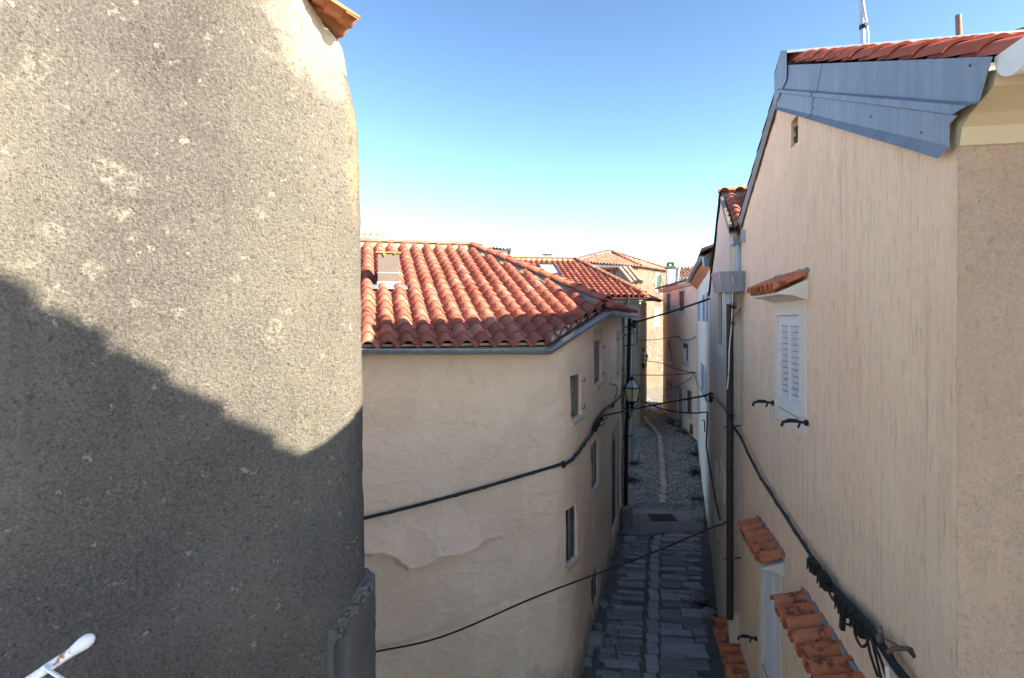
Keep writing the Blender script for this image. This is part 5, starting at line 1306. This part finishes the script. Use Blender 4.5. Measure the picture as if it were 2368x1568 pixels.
# bundle along the gable house
t = thing('cable_bundle', 'thick bundle of black cables with connector boxes slanting down the beige gable wall', 'cable', tuple(ong(2000, 1420)), 'cables strung between the houses')
main = smooth([onn(1652, 911, .1), at(1668, 935, 10.6), at(1684, 962, 9.0), ong(1700, 972, .10), ong(1725, 1012, .08), ong(1760, 1085, .07), ong(1800, 1150, .06), ong(1850, 1225, .06), ong(1895, 1292, .06), ong(1935, 1345, .07), ong(1985, 1395, .07), ong(2030, 1440, .08), ong(2065, 1485, .08), ong(2095, 1530, .08), ong(2140, 1600, .06)])
mb = MB(); mb.tube(main, .019, 8); mb.build('main_cable', M['bluecable'], t)
mb = MB()
for k in range(5):
    st = 48; sub = main[st:]; mb.tube([p+GF(-.012-.012*math.sin(i*.3+k), .012*math.sin(i*.35+k*1.3)*2, .022*math.cos(i*.32+k*1.6)) for i, p in enumerate(sub)], .013, 6)
tw = [p+GF(-.014*math.cos(i*1.2), 0, .014*math.sin(i*1.2)) for i, p in enumerate(main[22:])]; mb.tube(tw, .014, 5); mb.build('lashed_strands', M['cable'], t)
mb = MB()
for pts in ([(1950, 1360), (1962, 1385), (1980, 1405), (1978, 1390)], [(1985, 1410), (1990, 1440), (2008, 1448), (2010, 1425)], [(2018, 1450), (2024, 1480), (2038, 1500), (2052, 1490), (2050, 1460)], [(2048, 1470), (2060, 1520), (2078, 1570)], [(2062, 1480), (2085, 1530), (2100, 1575)], [(2060, 1475), (2075, 1530), (2090, 1590)]):
    mb.piece(); mb.tube(smooth([ong(x, y, .13) for x, y in pts], 5), .010, 6)
mb.builds('loose_loop', M['cable'], t)
def cbox(px, py, L, w, fin=False):
    a = ong(px, py, .10); d = (ong(px+10, py+14, .10)-a).normalized(); mb = MB(); up = GF(0, 0, 1)-d*d.z; up.normalize(); n = GF(-1, 0, 0)
    f = lambda u, v, z: a+d*u+up*v+n*z
    P = [(-.5*L, w*.34), (-.42*L, w*.5), (.3*L, w*.55), (.5*L, w*.4), (.5*L, -w*.45), (.1*L, -w*.6), (-.35*L, -w*.45), (-.5*L, -w*.3)]
    V = [f(u, v-.02, -.03) for u, v in P]+[f(u*.94, v*.9-.02, .035) for u, v in P]; m = 8
    mb.add(V, [(i, (i+1) % m, m+(i+1) % m, m+i) for i in range(m)]+[tuple(range(m)), tuple(range(m, 2*m))]); mb.tube([f(-.5*L, -.02, 0), f(-.62*L, -.02, 0)], w*.32, 8)
    for u in (-.2, .15): mb.tube([f(u*L, w*.5-.02, .0), f(u*L, w*.5-.02, .05), f(u*L, -w*.5-.02, .05)], .006, 4)
    if fin: mb.hexa([f(-.1*L, -w*.5, -.01), f(.2*L, -w*.5, -.01), f(.1*L, -w*1.9, -.01), f(-.15*L, -w*1.9, -.01), f(-.1*L, -w*.5, .02), f(.2*L, -w*.5, .02), f(.1*L, -w*1.9, .02), f(-.15*L, -w*1.9, .02)])
    mb.build('connector_box', M['black'], t)
cbox(1910, 1307, .21, .10); cbox(1936, 1340, .22, .11); cbox(1982, 1397, .21, .12, True); cbox(2022, 1440, .22, .13)
mb = MB(); mb.tube([ong(2052, 1450, .04), ong(2080, 1478, .10), ong(2106, 1500, .05)], .006, 4); mb.tube([ong(2104, 1500, -.02), ong(2100, 1502, .08), ong(2092, 1512, .10)], .016, 6); mb.blob(ong(2072, 1480, .10), (.03, .03, .04), 3, .3, 2); mb.build('wall_anchor', M['rustpipe'], t)
mb = MB(); mb.blob(ong(2112, 1512, -.004), (.012, .05, .03), 7, .7, 3, 3); mb.build('broken_plaster_hole', M['grit'], gab)
mb = MB(); mb.tube([ong(2098, 1545, .12), ong(2104, 1600, .12)], .018, 6); mb.build('white_sleeve', M['white_plastic'], t)
mb = MB(); mb.tube([onn(1651, 911, .02), onn(1653, 909, .12)], .02, 6); q = onn(1654.5, 921, .10); mb.blob(q, (.06, .06, .13), 2, .2, 1); mb.tube(smooth([at(1686, 962, 9.02), at(1690, 957, 9.0), at(1697, 961, 8.95), at(1691, 966, 8.95), at(1686, 963, 9.0)], 4), .012, 5); mb.build('anchor_clamp', M['cable'], t)
cable('pale cord hanging beside the brown downpipe below the zinc hopper', smooth([at(1694, 640, 8.82), at(1694, 690, 9.0), at(1691, 760, 9.0), at(1687, 800, 9.0), at(1685, 860, 9.0), at(1682, 900, 9.0)]), .009, 'white_plastic', 'hanging_cord')
cable('orange-brown stub of cable sticking out of the round house wall near the lantern', smooth([onc(1408, 887, .03), onc(1415, 892, .12), onc(1419, 905, .10), onc(1417, 921, .05)]), .014, 'rustpipe', 'cable_stub')
cable('short black hose hanging on the whitewashed wall', smooth([at(1625, 972, 17.6), at(1629, 975, 17.5), at(1629.5, 998, 17.5)]), .02, 'black', 'wall_hose')

# poles on the gable house roof
ub = GF(2.673, APS, APZ); t = thing('antenna_mast', 'tall grey antenna mast with clipped white cable on the beige gable house ridge', 'mast', tuple(ub))
top = ub+Vector((-.10, 0, 2.6)); mb = MB(); mb.tube([ub-Vector((0, 0, .1)), ub+Vector((-.014, 0, .36)), top], [.028, .027, .024], 10); mb.build('pole', M['steel'], t)
mb = MB(); mb.tube(smooth([ub+Vector((.045, -.02, 0)), ub+Vector((.035, -.03, .22)), ub+Vector((.018, -.03, .36)), ub+Vector((-.03, -.03, .7)), ub+Vector((-.04, -.03, 1.2)), top]), .008, 5); mb.build('cable', M['white_plastic'], t)
mb = MB(); q = ub+Vector((-.012, 0, .30)); mb.tube([q, q+Vector((-.002, 0, .05))], .034, 8); mb.box(q+Vector((0, -.045, .02)), q+Vector((.035, -.02, .06))); mb.build('clip', M['black'], t)
mb = MB(); mb.tube([top+Vector((-.5, .1, -.15)), top+Vector((.7, -.1, -.15))], .012, 5)
for i in range(7): q = top+Vector((-.45+i*.18, .09-.03*i, -.15)); mb.tube([q+Vector((0, -.3, 0)), q+Vector((0, .3, 0))], .007, 4)
mb.build('antenna_boom', M['steel'], t)
ub = GF(3.64, APS, APZ); mb = MB(); mb.tube([ub-Vector((0, 0, .1)), ub+Vector((-.02, 0, .36))], .030, 12); tag(mb.build('vent_pipe', M['rustpipe'], None), 'short brown pipe stub standing open on the beige gable house roof', 'pipe')

# white painted railing end in the near corner
rl = thing('railing', 'white painted rusty metal railing end with rounded tip, bottom left corner', 'railing', (-1.35, 1.0, -1.6))
tip = at(212, 1474, 1.30); sh = at(176, 1501, 1.295); lo = at(70, 1572, 1.26); dv = (tip-sh).normalized()
def rustpaint():
    g = G('rust_flecked_white_paint'); n = g.noise(22, 6, .7); m = g.ramp(n, [(.57, 0), (.62, 1)])
    return g.out(g.mix(m, (.74, .75, .77), (.36, .15, .045)), .5, g.bump(n, .3, .002), spec=.4)
M['rail'] = rustpaint()
mb = MB(); mb.tube([sh, at(120, 1538, 1.28), lo, lo+(lo-sh)*.9, Vector((-1.32, 1.02, -1.6))], .0108, 12); mb.build('rail', M['rail'], rl)
L = (at(216, 1471, 1.30)-at(172, 1503, 1.295)).length; c0 = at(172, 1503, 1.295); d = (at(216, 1471, 1.30)-c0).normalized()
mb = MB(); mb.tube([c0+d*L*q for q in (-.02, .0, .04, .2, .45, .65, .82, .93, 1)], [.0112, .0125, .0118, .0135, .0155, .0153, .0132, .009, .002], 14); mb.build('finial', M['white_paint'], rl)
mb = MB(); x0 = at(104, 1545, 1.262); mb.tube([x0, at(145, 1571, 1.22), at(220, 1616, 1.18), Vector((-.75, 1.0, -1.6))], .0042, 8); mb.tube([x0+Vector((-.006, 0, .002)), x0+Vector((.004, 0, -.003))], .006, 8); mb.build('cross_rod', M['rail'], rl)

# stones, kerb stone, weeds
mb = MB(); c = Vector((xl(17.6)+.22, 17.6, 0)); c.z = gz(c.x, c.y); V = []

rg = []
for z_, k_ in ((-.1, 1.1), (.15, 1.05), (.40, 1.0), (.58, .95), (.64, .8)):
    rg.append([c+Vector((math.cos(a_)*.18*k_*(1+.14*math.sin(a_*2.3+1)), math.sin(a_)*.16*k_*(1+.12*math.cos(a_*1.7)), z_+.05*math.cos(a_)*(z_ > .3))) for a_ in [6.283*i/9 for i in range(9)]])
mb.add([p_ for r_ in rg for p_ in r_], [(j*9+i, j*9+(i+1) % 9, (j+1)*9+(i+1) % 9, (j+1)*9+i) for j in range(4) for i in range(9)]+[tuple(range(36, 45))]); tag(mb.build('guard_stone', M['concrete'], None), 'squat upright guard stone beside the dark doorway of the round corner house', 'stone')
rr = random.Random(21)
for i, (px, py, r, lab) in enumerate(((1367, 1487, .23, 'largest pale loose boulder at the foot of the round house wall'), (1353, 1508, .15, 'rounded loose stone directly below the largest boulder at the round house wall'), (1352, 1530, .12, 'small loose stone lowest along the foot of the round house wall'), (1381, 1452, .10, 'small pale stone up the alley from the largest boulder'), (1393, 1400, .12, 'flat pale stone near the foot of the round house wall'),
        (1640, 1420, .13, 'pale stone at the foot of the right hand wall of the alley'))):
    k = 6.6/((py-HY)/F); c = at(px, py, k); c.z = gz(c.x, c.y)+r*.4; mb = MB(); mb.blob(c, (r*1.2, r, r*.8), i+3, .45, 3, 1.6)
    tag(mb.build('loose_stone', stones('loose_limestone_%d' % i, (.22, .22, .21), (.33, .33, .31), False) if i == 0 else bpy.data.materials['loose_limestone_0'], None), lab, 'stone', 'loose stones along the walls')
for i, (x, y, h, n, lab) in enumerate(((xl(21.5)+.02, 21.5, .36, 150, 'dark bushy weed left of the cobbles just past the conduit pipe'), (xl(23.2)+.02, 23.2, .30, 110, 'weed tuft further up the left edge of the cobbles'), (xr(20)-.25, 19.9, .30, 90, 'low weed at the right edge where the cobbles begin'),
        (xr(22)-.12, 22.2, .38, 130, 'spreading weed at the foot of the whitewashed wall'), (xr(24)-.12, 24.2, .35, 110, 'weed tuft below the pink house corner'), (xr(27.5)-.25, 27.5, .3, 70, 'small weed by the cellar hatch of the pink house'), (xr(29.5)-.3, 29.6, .4, 100, 'weed by the doorstep of the pink house'),
        (xr(13)-.3, 13.0, .25, 60, 'sparse weed on the near right side of the paved alley'), (xl(12)+.2, 11.6, .22, 50, 'sparse weed near the boulders on the left side of the alley'), (xl(19)+.1, 19.4, .25, 60, 'small weed at the base of the conduit pipe'), (xr(18)-.2, 18.0, .3, 60, 'weed on the right edge of the concrete patch'))):
    weed((x, y, gz(x, y)), h, n, i, lab, spread=.34)
p = at(1696, 705, 8.98); weed((p.x, p.y, p.z-.06), .12, 60, 50, 'green plant rooted under the zinc hopper box beside the pipe', None, .06, 'plant', 'plants growing on the downpipe')
p = at(1694, 735, 8.98); weed((p.x, p.y, p.z-.14), .16, 30, 51, 'dry brown plant hanging below the green one by the downpipe', M['dryleaf'], .04, 'plant', 'plants growing on the downpipe')
p = at(1691, 864, 8.95); weed((p.x, p.y, p.z-.04), .06, 26, 52, 'tiny bright green sprout halfway down the brown downpipe', None, .05, 'plant', 'plants growing on the downpipe')
# doorstep stones by the pink house and the skylight house
mb = MB(); q = Vector((6.35, 27.0, -5.55)); mb.box(q+Vector((-.9, -.5, -.3)), q+Vector((.1, .4, .28))); mb.box(q+Vector((-.9, -.9, -.3)), q+Vector((-.0, -.5, .08))); mb.build('steps', M['concrete'], sec)
mb = MB(); mb.blob((8.55, 29.2, -5.42), (.16, .34, .22), 3, .7, 3, 1.3); tag(mb.build('doorstep_rock', M['concrete'], None), 'rough stone mass beside the door of the pink house', 'stone')

# ================================================================== the house behind the viewpoint, known from its shadow
vh = thing('tiled_roof_house', 'house behind the viewpoint whose stepped tile verge throws the shadow on the grey render', 'house', (5, -2, -6.7))
A = Vector((4.84, -.42, 4.80)); hd = Vector((.78, .6257, 0)); bd = Vector((.6257, -.78, 0))
PV = Plane(A+hd*3.0+Vector((0, 0, -.755*3.0)), (bd.x, bd.y), (-hd.x, -hd.y), .755)
vt = 3.45*math.sqrt(1+.755**2)
tiles('roof', PV, -.10, 5.2, 0, vt, M['tile'], vh, w=.32, l=.46, ht=.10, tilt=.075, lip=.04)
vp = [tuple((A+hd*t)[:2]) for t in (-.42, 2.8)]; q3 = tuple((A+hd*2.8+bd*5)[:2]); q4 = tuple((A-hd*.42+bd*5)[:2])
wall('wall', [vp[0], vp[1]], -6.9, 6.5, 1, M['farcream'], vh, [(1.0, 1.9, -1.6, .5, .2)], step=.5, zstep=.5, cuts=[(PV.P(0, 0, -.03), PV.n)])
for a_, b_, zt in ((vp[1], q3, 2.75), (q3, q4, 2.7), (q4, vp[0], 5.2)): wall('side_wall', [a_, b_], -6.9, zt, 1, M['farcream'], vh, step=.5, zstep=.5)
mb = MB(); mb.prism([(-1.6, -2.6, -1.72), (1.2, -2.6, -1.72), (1.2, .9, -1.72), (-.3, 1.15, -1.72), (-1.6, 1.15, -1.72)], (0, 0, .12)); mb.prism([(-1.6, -2.6, -6.8), (1.2, -2.6, -6.8), (1.2, .8, -6.8), (-1.6, .95, -6.8)], (0, 0, 5.08)); mb.build('terrace', M['concrete'], vh)

# ================================================================== light, sky, camera
d = Vector((4.23, -2.07, 2.50)).normalized()
L = bpy.data.lights.new('sun', 'SUN'); L.energy = SUN; L.angle = R(.53); L.color = (1, .87, .64)
so = bpy.data.objects.new('sun', L); COL.objects.link(so); so.rotation_euler = (-d).to_track_quat('-Z', 'Y').to_euler()
w = bpy.data.worlds.new('World'); S.world = w; w.use_nodes = True; nt = w.node_tree
sk_ = nt.nodes.new('ShaderNodeTexSky'); sk_.sky_type = 'NISHITA'; sk_.sun_disc = False
sk_.sun_elevation = math.asin(d.z); sk_.sun_rotation = math.atan2(d.x, d.y)
sk_.altitude = 100; sk_.air_density = .65; sk_.dust_density = .35; sk_.ozone_density = 5.0
bg = nt.nodes['Background']
def scale_rgb(sock, c):
    m = nt.nodes.new('ShaderNodeVectorMath'); m.operation = 'MULTIPLY'; m.inputs[1].default_value = c; nt.links.new(sock, m.inputs[0]); return m.outputs[0]
gm = nt.nodes.new('ShaderNodeGamma'); gm.inputs[1].default_value = GAM; nt.links.new(scale_rgb(sk_.outputs[0], (1/3, 1/3, 1/3)), gm.inputs[0])
nt.links.new(scale_rgb(gm.outputs[0], tuple(3*x for x in TINT)), bg.inputs[0]); bg.inputs[1].default_value = SKY
cam = bpy.data.cameras.new('camera'); cam.sensor_width = 36; cam.lens = F/2368*36; cam.shift_y = (HY-784)/2368; cam.clip_start = .05; cam.clip_end = 2000
co = bpy.data.objects.new('camera', cam); COL.objects.link(co); co.rotation_euler = (R(90), 0, 0); S.camera = co
S.view_settings.view_transform = 'Standard'; S.view_settings.look = 'None'; S.view_settings.exposure = EXPO; S.view_settings.gamma = 1
for o in bpy.data.objects:
    if '_base' in o: del o['_base']
